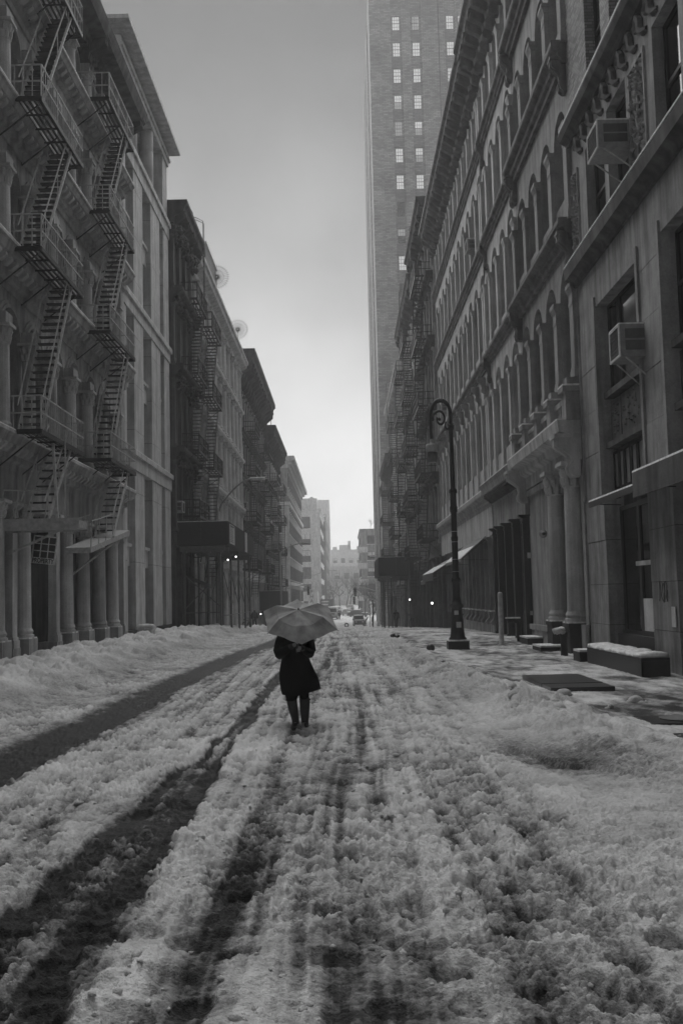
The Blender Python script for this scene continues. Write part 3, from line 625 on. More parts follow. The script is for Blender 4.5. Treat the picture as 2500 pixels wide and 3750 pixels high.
# R1: nearest stone front with brick above
def near_right():
    X0, s = XR; y0, y1 = 9.0, 27.5
    root = thing('stone_building', 'nearest stone front with window air conditioners, ornate panels and brick above', 'building', (X0, 20, 0), GR)
    piers = [(25.55, 27.48), (20.2, 21.9), (14.9, 16.6), (9.0, 10.9)]
    bays = [(21.9, 25.55), (16.6, 20.2), (10.9, 14.9)]
    for a, b in piers:                                        # piers of coursed blocks
        zc = [-.3, .95, 1.95, 3.05, 4.15, 5.3, 6.4, 7.5, 8.6, 9.5]
        for z0, z1 in zip(zc[:-1], zc[1:]):
            q = MB(XR); c = random.uniform(-.008, .008); q.box(-.5, .0+c, a+.004, b-.004, z0+.012, z1-.0); part('stone_block', q, M_WORN, root)
        q = MB(XR); q.box(-.45, -.02, a+.01, b-.01, -.3, 9.5); part('pier_core', q, M_DARK, root)
        for yy in (a, b-.16): q = MB(XR); q.box(-.3, .05, yy, yy+.16, 4.2, 9.2); part('pier_edging', q, M_WORN, root)
    w = MB(XR); w.box(-.5, 0, y0, y1, 9.5, 10.05)
    for a, b in bays: w.box(-.5, -.0, a, b, 8.95, 9.5)
    part('lintel_wall', w, M_WORN, root)
    q = MB(XR); q.prism([(-.2, 10.0), (.08, 10.0), (.12, 10.12), (.3, 10.22), (.34, 10.5), (-.2, 10.55)], y0, y1-.02); part('ledge', q, M_DARK2, root)
    q = MB(XR); q.box(.06, .33, y0, y1-.02, 10.552, 10.59); part('snow_cap', q, M_SNOW, root)
    for a, b in bays:
        w_ = b-a; n = 3
        for k, (f0, f1) in enumerate(((0, .27), (.27, .73), (.73, 1))):
            ya, yb = a+w_*f0, a+w_*f1
            kit = kit_meshes(s, yb-ya-.06, 2.2, 1, 2, M_FRAME, M_GLASS, .07); put_window(root, kit, X0, s, -.32, (ya+yb)/2, 6.75)
            q = MB(XR); q.box(-.36, -.26, ya+.05, yb-.05, 5.5, 6.5)
            for kk in range(26):                               # cast foliage on the spandrel
                yy = random.uniform(ya+.2, yb-.2); zz = random.uniform(5.62, 6.38); q.lathe([(.01, 0), (random.uniform(.04, .09), .03), (.02, .1)], (-.26, yy, zz), 5, .6)
            part('spandrel_panel', q, M_DARK2, root)
            for z0, z1 in ((4.35, 5.2),):
                m = max(1, round((yb-ya)/.62)); kit = kit_meshes(s, (yb-ya)/m-.05, .95, 1, 1, M_FRAME, plain('milky transom glass', .2, .35), .06)
                for j in range(m): put_window(root, kit, X0, s, -.3, ya+(yb-ya)*(j+.5)/m, 4.28)
        for z in (6.58, 5.32): q = MB(XR); q.box(-.36, -.12, a, b, z, z+.15); part('window_rail', q, M_DARK2, root)
        q = MB(XR); q.box(-.4, -.34, a, b, 5.45, 5.5); q.box(-.6, -.5, a, b, -.3, 9); part('inner_wall', q, M_DARK, root)
        kit = kit_meshes(s, w_*.42, 3.1, 1, 1, M_SHOP, M_GLASS, .09); put_window(root, kit, X0, s, -.38, b-w_*.24, .75)
        kit = kit_meshes(s, w_*.46, 3.1, 1, 1, M_SHOP, M_GLASS, .12); put_window(root, kit, X0, s, -.3, a+w_*.25, .75)
        q = MB(XR); q.box(-.4, -.2, a, b, -.3, .75); part('bulkhead', q, M_SHOP, root)
        q = MB(XR); q.box(-.35, -.28, a+.15, a+w_*.47, .8, 1.6); q.box(-.35, -.2, a+.1, a+w_*.5, 2.35, 2.45); part('shop_shelf', q, M_PALE, root)
    # upper storey between the ledges
    z0, z1 = 10.6, 13.2
    panels = [(26.7, 28.0-.55), (20.6, 21.75), (15.2, 16.4)]
    uw = [(24.1, 25.9), (22.1, 23.75), (18.5, 20.1), (16.8, 18.2), (13, 14.6), (11, 12.6)]
    w = MB(XR); ys = sorted(uw); prev = y0
    for a, b in ys: w.box(-.4, 0, prev, a, z0, z1); prev = b
    w.box(-.4, 0, prev, y1, z0, z1); w.box(-.4, 0, y0, y1, z1, 14.0)
    part('upper_wall', w, M_WORN, root)
    for a, b in uw: put_window(root, kit_meshes(s, b-a, z1-z0, 1, 2, M_FRAME, M_GLASS, .09), X0, s, -.26, (a+b)/2, z0)
    for a, b in panels:
        q = MB(XR); q.box(0, .05, a, a+.07, 10.75, 13.1); q.box(0, .05, b-.07, b, 10.75, 13.1); q.box(0, .05, a+.07, b-.07, 13.0, 13.1); q.box(0, .05, a+.07, b-.07, 10.75, 10.85); part('panel_frame', q, M_WORN, root)
        q = MB(XR); rnd = random.Random(int(a*10))
        q.tube([(.03, (a+b)/2+.08*math.sin(k*.9), 10.9+k*.1) for k in range(22)], .035, 5)
        for k in range(70):
            yy, zz = rnd.uniform(a+.12, b-.12), rnd.uniform(10.92, 12.95); an = rnd.uniform(0, 6.28); l = rnd.uniform(.06, .16)
            q.tube([(.01, yy, zz), (.07, yy+math.cos(an)*l*.5, zz+math.sin(an)*l*.5), (.02, yy+math.cos(an)*l, zz+math.sin(an)*l)], [.02, .045, .01], 5)
        part('ornate_panel', q, M_LIME, root)
    q = MB(XR); rnd = random.Random(3)
    for k in range(4): q.tube([(.012, 21.3-.16*k+rnd.uniform(-.05, .05)*j, 1.75+.22*math.sin(j*1.3+k)) for j in range(5)], .008, 4)
    part('graffiti_tag', q, M_DARK, root)
    sc = []                                                   # running scroll frieze
    pts = [(.0+0, -.30, .08), (.03, -.12, .1), (.05, .02, .22), (.05, .04, .42), (.05, .16, .58), (.05, .3, .5), (.05, .32, .34), (.05, .22, .3), (.05, .2, .4)]
    q = MB((0, s)); q.tube(pts, [.06, .09, .1, .1, .09, .08, .07, .05, .03], 6); fm = q.mesh('scroll', M_DARK2)
    copies('scroll', fm, root, X0, s, [(12+.72*k, 13.25) for k in range(21)])
    q = MB(XR); q.prism([(-.2, 13.95), (.1, 13.95), (.15, 14.06), (.28, 14.13), (.34, 14.28), (.31, 14.38), (-.2, 14.4)], y0, y1+.05); part('ledge', q, M_DARK2, root)
    q = MB(XR); q.box(.06, .31, y0, y1, 14.402, 14.45); part('snow_cap', q, M_SNOW, root)
    z0, z1 = 14.42, 27
    uw = [(23.9, 25.4), (21.6, 23.1), (18.6, 20.1), (16.4, 17.9), (13, 14.5)]
    w = MB(XR); ys = sorted(uw); prev = y0
    for a, b in ys: w.box(-.4, 0, prev, a, z0, z1); prev = b
    w.box(-.4, 0, prev, y1, z0, z1)
    for a, b in uw:
        for q0 in (17.6, 21.4, 25.2): w.box(-.4, 0, a, b, q0, q0+1.0)
    part('brick_wall', w, M_BRICK, root)
    for q0 in (14.42, 18.6, 22.4):
        for a, b in uw: put_window(root, kit_meshes(s, b-a, 17.6-14.42, 1, 2, M_FRAME, M_GLASS, .08), X0, s, -.28, (a+b)/2, q0)
    q = MB(XR); q.box(-9, -.55, y0, y1-.01, -.3, 27.2); part('rear_wall', q, M_DARK, root)
    q = MB(XR); q.box(-.5, 0, -90, y0, -.3, 27.2); part('unseen_street_wall', q, M_WORN, root)  # unseen street wall, lengthened behind the camera to cut light from there
    return root
near_right()
# ---- left side -------------------------------------------------------------------------------------
def cast_iron_front():
    side = XL; X0, s = side; y0, y1 = 18.0, 43.4; P = 2.3; first = 18.0+1.0
    root = thing('cast_iron_building', 'cast iron front with round arches, leafy column capitals and two fire escapes', 'building', (X0, 33, 0), GL)
    bays = [30.75+P*k for k in range(-5, 6)]; bays = [b for b in bays if b-P/2 > y0 and b+P/2 < y1-.2]
    lo, hi = bays[0]-P/2, bays[-1]+P/2
    FL = [(6.45, 10.6, 6.75, 9.35, .78), (11.65, 14.9, 11.85, 13.75, .72), (15.86, 19.0, 16.05, 17.9, .7), (19.8, 22.2, 19.95, 21.2, .6)]
    wall = MB(side); w = 1.62
    for z0, z1, zs, zt, rise in FL:
        for c in bays: arch_bay(wall, c-P/2, c+P/2, z0, z1, c-w/2, c+w/2, zs, zt, rise, .5)
        wall.box(-.5, 0, y0, lo, z0, z1); wall.box(-.5, 0, hi, y1, z0, z1); wall.box(-.5, .12, y1-.7, y1-.05, z0, z1)
        kit = kit_meshes(s, w, zt+rise-zs+.05, 2, 2)
        for c in bays: put_window(root, kit, X0, s, -.42, c, zs)
        q = MB((0, s)); arch_ring(q, -w/2, w/2, 0, rise, .1, 0, .1); arch_ring(q, -w/2-.1, w/2+.1, 0, rise+.1, .12, 0, .05); hm = q.mesh('hood_mould', M_STONE_A)
        copies('hood_mould', hm, root, X0, s, [(c, zt) for c in bays])
        h = zt-z0
        pr = pilaster_mesh(s, .42, .3, h, M_STONE_A2, .55 if h > 2 else .3, .25, 'round')
        copies('column', pr, root, X0, s, [(c-P/2, z0) for c in bays]+[(hi, z0)], .1)
        q = MB((0, s)); q.box(-.05, .42, -.3, .3, 0, .3); im = q.mesh('impost_block', M_STONE_A); copies('impost_block', im, root, X0, s, [(c-P/2, zt) for c in bays])
    part('wall', wall, M_STONE_A, root)
    for z0, z1 in ((5.55, 6.45), (10.6, 11.65), (14.9, 15.86), (19.0, 19.8)):
        q = MB(side); q.prism([(-.4, z0), (.06, z0), (.08, z0+.18), (.2, z0+.24), (.22, z0+.5*(z1-z0)), (.5, z0+.66*(z1-z0)), (.56, z1-.16), (.62, z1-.1), (.6, z1), (-.4, z1)], y0, y1-.02); part('belt_course', q, M_STONE_A, root)
        q = MB(side); q.box(.2, .6, y0, y1-.02, z1, z1+.03); part('snow_cap', q, M_SNOW, root)
        q = MB((0, s)); q.prism([(.2, 0), (.3, -.02), (.46, .12), (.46, .2), (.2, .2)], -.09, .09); mm = q.mesh('modillion', M_STONE_A2); copies('modillion', mm, root, X0, s, [(24.2+.46*k, z0+.42*(z1-z0)) for k in range(41)])
    q = MB(side); q.prism([(-.4, 21.9), (.1, 21.9), (.16, 22.1), (.5, 22.25), (.55, 22.4), (1.05, 22.5), (1.15, 22.75), (1.2, 22.95), (-.4, 23.0)], y0, y1); part('cornice', q, M_DARK2, root)
    q = MB((0, s)); q.box(.15, .42, -.1, .1, 0, .2); dm = q.mesh('dentil', M_DARK2); copies('dentil', dm, root, X0, s, [(y0+.3+.36*k, 22.02) for k in range(70)])
    big = console_mesh(s, .5, 1.0, 1.5, M_DARK2); copies('bracket', big, root, X0, s, [(b-P/2, 21.2) for b in bays[::2]]+[(43.1, 21.2)])
    # ground storey: columns on plinths, pilasters, dark recess
    q = MB(side); q.box(-.5, .05, y0, y1, 4.7, 5.55); q.box(-.5, .12, y0, y1, 4.55, 4.7); part('fascia', q, M_STONE_A, root)
    q = MB(side); q.box(-1.3, -1.2, y0, y1-.05, -.5, 4.6); part('shop_wall', q, stone('dull painted shop wall', .06, .3, .3), root)
    cm_ = pilaster_mesh(s, .5, .3, 3.75, M_STONE_A2, .5, .3, 'round')
    sm = pilaster_mesh(s, .42, .3, 4.0, M_STONE_A2, .4, .3, 'square')
    for y in (24.8, 27.1, 29.4, 34.0, 36.2, 38.6, 40.8):
        link('column', cm_, root, (X0, y, .82)); q = MB(side); q.box(-.25, .45, y-.4, y+.4, -.5, .82); part('plinth', q, M_STONE_A, root)
        q = MB(side); q.box(.0, .44, y-.39, y+.39, .822, .86); part('snow_cap', q, M_SNOW, root)
    for y in (28.4, 32.7, 42.6):
        link('pilaster', sm, root, (X0, y, .6)); q = MB(side); q.box(-.3, .3, y-.35, y+.35, -.5, .6); part('plinth', q, M_STONE_A, root)
    kit = kit_meshes(s, 1.5, 3.2, 2, 2, M_DARK2)
    for y in (26, 28.9, 31.2, 35.1, 37.4, 39.7): put_window(root, kit, X0, s, -1.15, y, 1.0)
    for i, y in enumerate((30.7, 35.1, 37.4)):                 # entry steps with snow
        for k in range(3):
            q = MB(side); q.box(-.9+.0*k, .5-.32*k, y-.7, y+.7, -.4+.22*k, -.18+.22*k); part('step', q, M_DARK, root)
            q = MB(side); q.box(.5-.32*(k+1) if k < 2 else -.5, .48-.32*k, y-.68, y+.68, -.178+.22*k, -.14+.22*k); part('snow_cap', q, M_SNOW, root)
    q = MB(side); q.box(-10, -.6, y0+.01, y1-.01, -.5, 22.6); part('rear_wall', q, M_DARK, root)
    q = MB(side); q.box(-.5, 0, -90, y0, -.5, 22.6); part('unseen_street_wall', q, M_STONE_A, root)  # out of view; carried on past the camera to darken camera-facing sides
cast_iron_front()
def granite_front():
    side = XL; X0, s = side; y0, y1 = 43.5, 56.0
    root = thing('granite_building', 'pale modern granite grid of square piers with wide flat eaves', 'building', (X0, 50, 0), GL)
    piers = [(43.52, 44.6), (46.3, 48.5), (50.6, 53.1), (54.2, 55.9)]
    def blocks(z0, z1, joints):
        zc = [z0]+[z0+(z1-z0)*j for j in joints]+[z1]
        for a, b in piers:
            for q0, q1 in zip(zc[:-1], zc[1:]):
                for o0, o1 in ((-.55, -.05), (-1.05, -.57)):
                    ab = ((a, (a+b)/2-.008), ((a+b)/2+.008, b)) if o1 > -.2 and b-a > 2 else ((a, b),)
                    for y_0, y_1 in ab:
                        q = MB(side); q.box(o0, o1, y_0, y_1, q0+.01, q1-.01); part('granite_slab', q, M_GRAN, root)
            q = MB(side); q.box(-1.0, -.07, a+.02, b-.02, z0, z1); part('pier_core', q, M_DARK, root)
    blocks(.55, 7.75, (.42, .86)); blocks(8.6, 14.85, (.16, .5, .86)); blocks(15.6, 21.85, (.16, .5, .86))
    for z0, z1 in ((7.75, 8.6), (14.85, 15.6), (21.85, 22.7)):
        q = MB(side); q.box(-1.1, .0, y0, y1, z0, z1-.22); q.box(-1.1, .1, y0, y1+.05, z1-.22, z1); part('belt_course', q, M_GRAN, root)
        q = MB(side); q.box(-.3, .1, y0, y1, z1, z1+.03); part('snow_cap', q, M_SNOW, root)
    q = MB(side); q.box(-1.1, .0, y0, y1+.02, -.6, .55); part('base_course', q, M_GRAN_D, root)
    gaps = [(44.6, 46.3), (48.5, 50.6), (53.1, 54.2)]
    for zc in (3.9, 12.0, 19.0):
        for a, b in gaps:
            q = MB(side); q.box(-.75, -.3, a, b, zc-.5, zc+.35); q.box(-.75, -.2, a, b, zc+.35, zc+.5); part('spandrel_beam', q, M_GRAN, root)
    for z0, z1 in ((.55, 3.4), (4.4, 7.7), (8.6, 11.5), (12.5, 14.8), (15.6, 18.5), (19.5, 21.8), (22.7, 25.6)):
        for a, b in gaps:
            if z0 > 22: continue
            put_window(root, kit_meshes(s, b-a, z1-z0, 1, 1, M_FRAME, M_GLASS, .09), X0, s, -.95, (a+b)/2, z0)
    # top storey colonnade
    pm = pilaster_mesh(s, .62, .3, 3.3, M_GRAN, .12, .06, 'round')
    def col(y, out, r):
        q = MB((0, s)); q.lathe([(r, 0), (r, 2.2), (r*.97, 2.21), (r*.97, 2.24), (r, 2.25), (r, 3.35)], (0, 0, 0), 20); link('column', q.mesh('column', M_GRAN, True), root, (X0+s*out, y, 22.72))
    for y in (43.95, 47.4, 51.6): col(y, -.4, .34)
    for y in (45.4, 49.3, 53.3): col(y, -.9, .2)
    q = MB(side); q.box(-1.05, -.1, 54.5, 55.9, 22.7, 26.05); part('corner_pier', q, M_GRAN, root)
    q = MB(side); q.box(-1.7, -1.6, y0, y1, 22.7, 26.05); part('loggia_wall', q, M_DARK2, root)
    q = MB(side); q.box(-1.2, 0, y0, y1+.0, 26.05, 26.3); q.box(-1.2, .1, y0, y1+.05, 26.3, 26.45); q.box(-1.2, .02, y0, y1, 26.45, 26.75); part('architrave', q, M_GRAN, root)
    q = MB(side); q.box(-4, .62, y0-1.2, y1+.25, 26.8, 26.98); part('eave', q, M_GRAN, root)
    q = MB(side); q.box(-10, -1.75, y0+.02, y1-.02, -.6, 26.7); q.box(-1.75, -1.1, y0+.03, y1-.03, -.6, 22.7); part('rear_wall', q, M_DARK, root)
granite_front()
def leafy(root, side, y0, y1, z, n, mat, seed, r=.16):
    """clumps of cast leaf ornament along a cornice"""
    rnd = random.Random(seed); q = MB(side)
    for k in range(n):
        y = rnd.uniform(y0, y1); zz = z+rnd.uniform(-.5, .3); rr = rnd.uniform(.5, 1.2)*r
        q.lathe([(.02, -rr), (rr, 0), (rr*.7, rr*.7), (.03, rr*1.3)], (rnd.uniform(.1, .6), y, zz), 6)
    part('leaf_ornament', q, mat, root)
c_ = arcade('sooty_building', 'sooty black narrow front with shaggy leaf cornices and a small roof finial', XL, 56.05, 63.5, 24.2, flat_floors([5.6, 10.2, 14.8, 19.2, 23.2], 24), 2.2, 57.4, 3, 1.15, M_DARK,
            [(9.5, 10.3, .7), (14.1, 14.9, .7), (18.5, 19.3, .7)], (22.9, 24.2, 1.0, 5), ('square', .5, .25), pilmat=M_DARK2, hood=False, group=GL, ground=shopfront(3, 4.8, M_DARK), dmat=M_DARK)
for z, n in ((9.6, 60), (14.2, 60), (18.6, 70), (22.6, 130)): leafy(c_, XL, 56.3, 63.3, z, n, M_DARK, int(z*9))
q = MB(XL); q.box(-.3, .55, 61.6, 62.9, 24.2, 25.0); q.box(-.2, .45, 61.7, 62.8, 25.0, 25.15); q.lathe([(.28, 0), (.2, .5), (.32, .6), (.16, .9), (.05, 1.2)], (.15, 62.2, 25.15), 8); part('finial', q, M_DARK, c_)
q = MB(XL); q.prism_x([(60.3, 24.2), (63.2, 24.2), (62.6, 24.9), (61.2, 24.9)], .1, .5); part('pediment', q, M_DARK, c_)
d_ = arcade('white_columned_building', 'pale stone front of tall white columns with a roof balustrade past the scaffold', XL, 63.55, 94, 23.6, flat_floors([5.4, 10.0, 14.5, 19.0, 22.7], 23.5, .5, .5), 3.0, 66.2, 9, 1.9, M_MARB,
            [(4.6, 5.4, .5), (9.3, 10.0, .45), (13.8, 14.5, .45), (18.3, 19.0, .45)], (22.5, 23.6, .9, 0), ('round', .6, .3, .5), hood=False, group=GL, ground=shopfront(9, 4.2, M_MARB, M_MID, .5, kind='round'))
q = MB(XL); q.box(-.1, .15, 63.7, 93.9, 23.6, 23.8); q.box(-.1, .15, 63.7, 93.9, 24.5, 24.65)
for k in range(62): q.lathe([(.05, 0), (.08, .2), (.05, .5), (.07, .7)], (.02, 64.2+.48*k, 23.8), 5)
part('balustrade', q, M_MARB, d_)
for k in range(7):
    q = MB(XL); y = 64+4.9*k; q.box(-.2, .3, y-.3, y+.3, 23.6, 24.9); q.box(-.25, .35, y-.36, y+.36, 24.9, 25.05); part('pedestal', q, M_MARB, d_)
e_ = arcade('dark_arched_building', 'darker arched front under a heavy black roof cornice beyond the white columns', XL, 94.05, 122.5, 24.6, [(4.4, 9.0, 5.2, 7.6, .6), (9.0, 13.4, 9.8, 12.2, .6), (13.4, 17.6, 14.2, 16.4, .6), (17.6, 22.6, 18.4, 20.8, .6)], 2.4, 96, 11, 1.3, M_MID,
            [(8.3, 9.0, .4), (12.7, 13.4, .4), (16.9, 17.6, .4)], (22.8, 25.0, 1.5, 16), ('square', .4, .2), hood=True, group=GL, ground=shopfront(10, 3.6, M_MARB), dmat=M_DARK)
f_ = arcade('black_cornice_building', 'dark front with a jutting cornice at the corner before the cross street', XL, 122.55, 147, 22.2, flat_floors([3.2, 7.6, 11.8, 16, 20], 21), 2.4, 124.3, 9, 1.3, M_MARB,
            [(6.9, 7.6, .4), (15.3, 16, .4)], (20.6, 22.6, 1.5, 10), ('square', .4, .2), hood=False, group=GL, ground=shopfront(8, 2.6, M_DARK2), dmat=M_DARK)
q = MB(XL); q.box(-.2, .3, 122.7, 126, -2.5, 6.5); part('shop_wall', q, M_SHOP, f_)
# the corner block past the cross street
def corner_block(name, label, x0, x1, y0, y1, zb, zt, mat, cols, rows_, ww, wh, z1st, dz, corn=None, street=None, sign=1, wmat=M_GLASS, dmat=None):
    """free-standing block: street side at x1 (sign=1: street lies to +x) or x0, front towards -y; real windows on both"""
    root = thing(name, label, 'building', ((x0+x1)/2, (y0+y1)/2, zb), 'blocks beyond the cross street')
    mb = MB(); mb.box(x0, x1, y0, y1, zb, zt); part('wall', mb, mat, root)
    f = MB(); f.box(-ww/2, ww/2, -.06, .02, 0, .12); f.box(-ww/2, ww/2, -.06, .02, wh-.12, wh); f.box(-ww/2, -ww/2+.12, -.06, .02, .12, wh-.12); f.box(ww/2-.12, ww/2, -.06, .02, .12, wh-.12); f.box(-.06, .06, -.06, .02, .12, wh-.12); f.box(-ww/2+.12, ww/2-.12, -.05, .02, wh*.5, wh*.5+.1)
    fm = f.mesh('window', M_FRAME); p = MB(); p.box(-ww/2+.12, ww/2-.12, -.03, .0, .12, wh-.12); pm = p.mesh('pane', wmat)
    pb = MB(); pb.box(-ww/2+.12, ww/2-.12, -.035, .0, wh*.5, wh-.12); bm_ = pb.mesh('blind', M_PALE)
    sl_ = MB(); sl_.box(-ww/2-.1, ww/2+.1, -.14, .02, -.12, -.0); sm = sl_.mesh('sill', M_SNOW)
    rnd = random.Random(int(abs(x0)*10+y0))
    for r in range(rows_):
        for cx in cols:
            z = z1st+dz*r; o = link('window', fm, root, (cx, y0-.01, z)); link('pane', pm, o, (cx, y0-.01, z)); link('sill', sm, o, (cx, y0-.01, z))
            if rnd.random() < .55: link('blind', bm_, o, (cx, y0-.012, z))
    if street:
        n, xs = street; xs_ = x1+.01 if sign > 0 else x0-.01
        for r in range(rows_):
            for k in range(n):
                yy = y0+(y1-y0)*(k+.5)/n; z = z1st+dz*r
                o = link('window', fm, root, (xs_, yy, z)); o.rotation_euler.z = math.pi/2*sign
                q_ = link('pane', pm, o, (xs_, yy, z)); s_ = link('sill', sm, o, (xs_, yy, z))
    if corn:
        z, h, pj = corn
        mb = MB()
        for k, (e, a, b) in enumerate(((.25*pj, 0, .35*h), (.6*pj, .35*h, .6*h), (pj, .6*h, h))):
            mb.box(x0-e, x1+e, y0-e, y1+e, z+a, z+b)
        part('cornice', mb, dmat or mat, root)
    return root
g_ = corner_block('corner_building', 'grey corner building with carved cornice and rounded belt course past the left cross street', -30, -9.2, 172, 229, -5, 24.2, M_MID, [-11.0, -13.6, -16.2, -18.8], 6, 1.5, 2.4, 1.0, 3.9, (23.6, 1.9, 1.3), (14, 0), dmat=M_LIME2)
q = MB(); q.box(-30.4, -8.8, 171.6, 229.3, 17.3, 17.9); part('belt_course', q, M_PALE, g_); q = MB(); q.box(-30.2, -9.0, 171.8, 229.1, 4.0, 4.5); part('belt_course', q, M_PALE, g_)
q = MB(); q.box(-10.2, -9.0, 171.85, 172.6, -5, 17.2); part('corner_pilaster', q, M_LIME2, g_)
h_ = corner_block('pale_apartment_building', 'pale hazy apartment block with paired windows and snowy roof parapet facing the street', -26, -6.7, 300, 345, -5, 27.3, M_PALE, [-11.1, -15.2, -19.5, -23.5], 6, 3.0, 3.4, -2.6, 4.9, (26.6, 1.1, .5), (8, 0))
q = MB(); q.box(-13, -7.5, 301, 308, 27.6, 30.8); q.box(-9.5, -8.6, 300.8, 302, 27.7, 31.2); part('roof_house', q, M_PALE, h_)
q = MB(); q.box(-25.9, -6.6, 299.85, 345.2, 20.3, 20.7); part('belt_course', q, M_PALE, h_)
i_ = corner_block('narrow_slab_building', 'dark narrow hazy slab standing right behind the pale apartment block', -26, -6.0, 350, 420, -5, 29, M_DARK2, [], 5, 2, 2.5, 1, 4.5, None, (6, 0))
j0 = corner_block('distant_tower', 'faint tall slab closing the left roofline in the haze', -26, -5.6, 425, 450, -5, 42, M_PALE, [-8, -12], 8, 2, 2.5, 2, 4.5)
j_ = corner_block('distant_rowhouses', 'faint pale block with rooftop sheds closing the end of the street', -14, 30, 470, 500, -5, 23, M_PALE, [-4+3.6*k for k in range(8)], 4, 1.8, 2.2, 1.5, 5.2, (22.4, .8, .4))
q = MB()
for x, w, h in ((-2, 5, 2.2), (2, 1.2, 4.0), (6, 2.2, 1.6), (9, 1, 2), (-5, 2, 1.4)): q.box(x, x+w, 471, 478, 23.2, 23.2+h)
part('roof_house', q, M_PALE, j_)
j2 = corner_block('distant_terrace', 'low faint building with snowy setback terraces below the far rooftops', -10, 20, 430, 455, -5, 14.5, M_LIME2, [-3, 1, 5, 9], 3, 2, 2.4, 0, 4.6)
q = MB(); q.box(-10, 6, 426, 431, -4, 7.5); q.box(-10.2, 6.2, 425.8, 431, 7.5, 7.9); part('terrace', q, M_PALE, j2)
k_ = corner_block('balcony_apartment_building', 'hazy apartment block with corner balconies and bare roof garden beside the tower', 4.4, 30, 262, 300, -5, 18.8, M_MID, [7.2, 10.4, 13.6], 5, 2.4, 2.2, -1.4, 4.1, (18.2, .7, .3), (5, 0), sign=-1)
for r in range(4):
    q = MB(); z = 2.2+4.1*r; q.box(3.6, 6.0, 260.8, 264, z-1.6, z-1.3); q.box(3.6, 6.0, 260.7, 260.85, z-1.3, z-.2); q.box(3.55, 3.7, 260.7, 264, z-1.3, z-.2); part('balcony', q, M_PALE, k_)
# ---- the brick tower ----------------------------------------------------------------------------------
def tower():
    root = thing('brick_tower', 'tall brick office tower with columns of small paned windows rising past the right roofs', 'tower', (20, 190, -3.5))
    x0, x1, y0, y1 = 6.85, 60, 180, 214
    W = MB(); tops = [(y1, 104), (y1-3, 106), (y1-7, 110), (y1-10, 122)]
    W.box(x0+.9, x1, y0+.35, y1-10, -8, 122)
    for (ya, zt), (yb, _) in zip(tops[:-1], tops[1:]): W.box(x0+.9, x1, yb, ya, -8, zt)
    part('wall', W, M_TOWER, root)
    cols = [(11.75, 1), (15.35, 1), (21.6, 1), (23.75, 1), (29.5, 1), (33, 1)]
    edges = [x0+.9]
    q = MB(); q.box(x0, x0+2.0, y0-.3, y0+.35, -8, 122); q.box(x0, x0+.9, y0+.35, y0+9, -8, 113); q.box(x0-.2, x0+.9, y0+9, y0+16, -8, 110.5); q.box(x0-.3, x0+.9, y0+16, y0+21, -8, 108); q.box(x0-.45, x0+.9, y0+21, y0+26, -8, 106); q.box(x0-.5, x0+.9, y0+26, y1-2, -8, 104.5); part('corner_pier', q, M_TOWER, root)
    pi = [(x0+2.0, 10.75), (12.75, 14.35), (16.35, 19.4), (19.6, 20.6), (22.55, 22.8), (24.7, 28.5), (30.5, 32), (34, 40)]
    for a, b in pi: q = MB(); q.box(a, b, y0-.05, y0+.35, -8, 122); part('pier', q, M_TOWER, root)
    q = MB(); q.box(19.4, 19.6, y0+.1, y0+.35, -8, 122); part('downpipe_recess', q, M_DARK, root)
    ww, wh = 1.36, 2.65
    f = MB(); t = .07
    f.box(-ww/2, ww/2, -.05, .05, 0, t); f.box(-ww/2, ww/2, -.05, .05, wh-t, wh); f.box(-ww/2, -ww/2+t, -.05, .05, t, wh-t); f.box(ww/2-t, ww/2, -.05, .05, t, wh-t); f.box(-ww/2+t, ww/2-t, -.07, .05, wh*.5-.05, wh*.5+.05)
    for x in (-ww/6, ww/6): f.box(x-.025, x+.025, -.04, .04, t, wh-t)
    for z in (wh*.25, wh*.75): f.box(-ww/2+t, ww/2-t, -.045, .04, z-.025, z+.025)
    fm = f.mesh('window', M_FRAME)
    lit = glowing('lit office blind', .5, .10); dim = glowing('half lit office', .25, .045); dark = M_GLASS
    def pane(z0, z1, m): q = MB(); q.box(-ww/2+.03, ww/2-.03, -.01, .0, z0, z1); return q.mesh('pane', m)
    up = {m: pane(wh*.5, wh-.03, m_) for m, m_ in (('l', lit), ('d', dim), ('k', dark))}; lo = {m: pane(.03, wh*.5, m_) for m, m_ in (('l', lit), ('d', dim), ('k', dark))}
    bm = MB(); bm.box(-ww/2-.35, ww/2+.35, -.0, .14, -2.2, -.12); bm_ = bm.mesh('spandrel', M_SPAN)
    rnd = random.Random(4)
    for ci, (cx, _) in enumerate(cols):
        for r in range(24):
            z = 104.6-4.98*r
            if z < 0: break
            o = link('window', fm, root, (cx, y0+.3, z)); link('spandrel', bm_, root, (cx, y0+.18, z))
            lit_p = r <= 6 or r == 9
            st = ('l', rnd.choice('lld')) if (lit_p and rnd.random() < .85) else (rnd.choice('dk'), rnd.choice('dkk'))
            if r in (7, 8) or r > 9: st = ('k', 'k') if rnd.random() < .7 else ('d', 'k')
            link('pane', up[st[0]], o, (cx, y0+.3, z)); link('pane', lo[st[1]], o, (cx, y0+.3, z))
    q = MB(); q.box(x0-.3, 60, y0-.35, y0-.05, -8, 1.0); part('base_course', q, M_LIME, root)
tower()
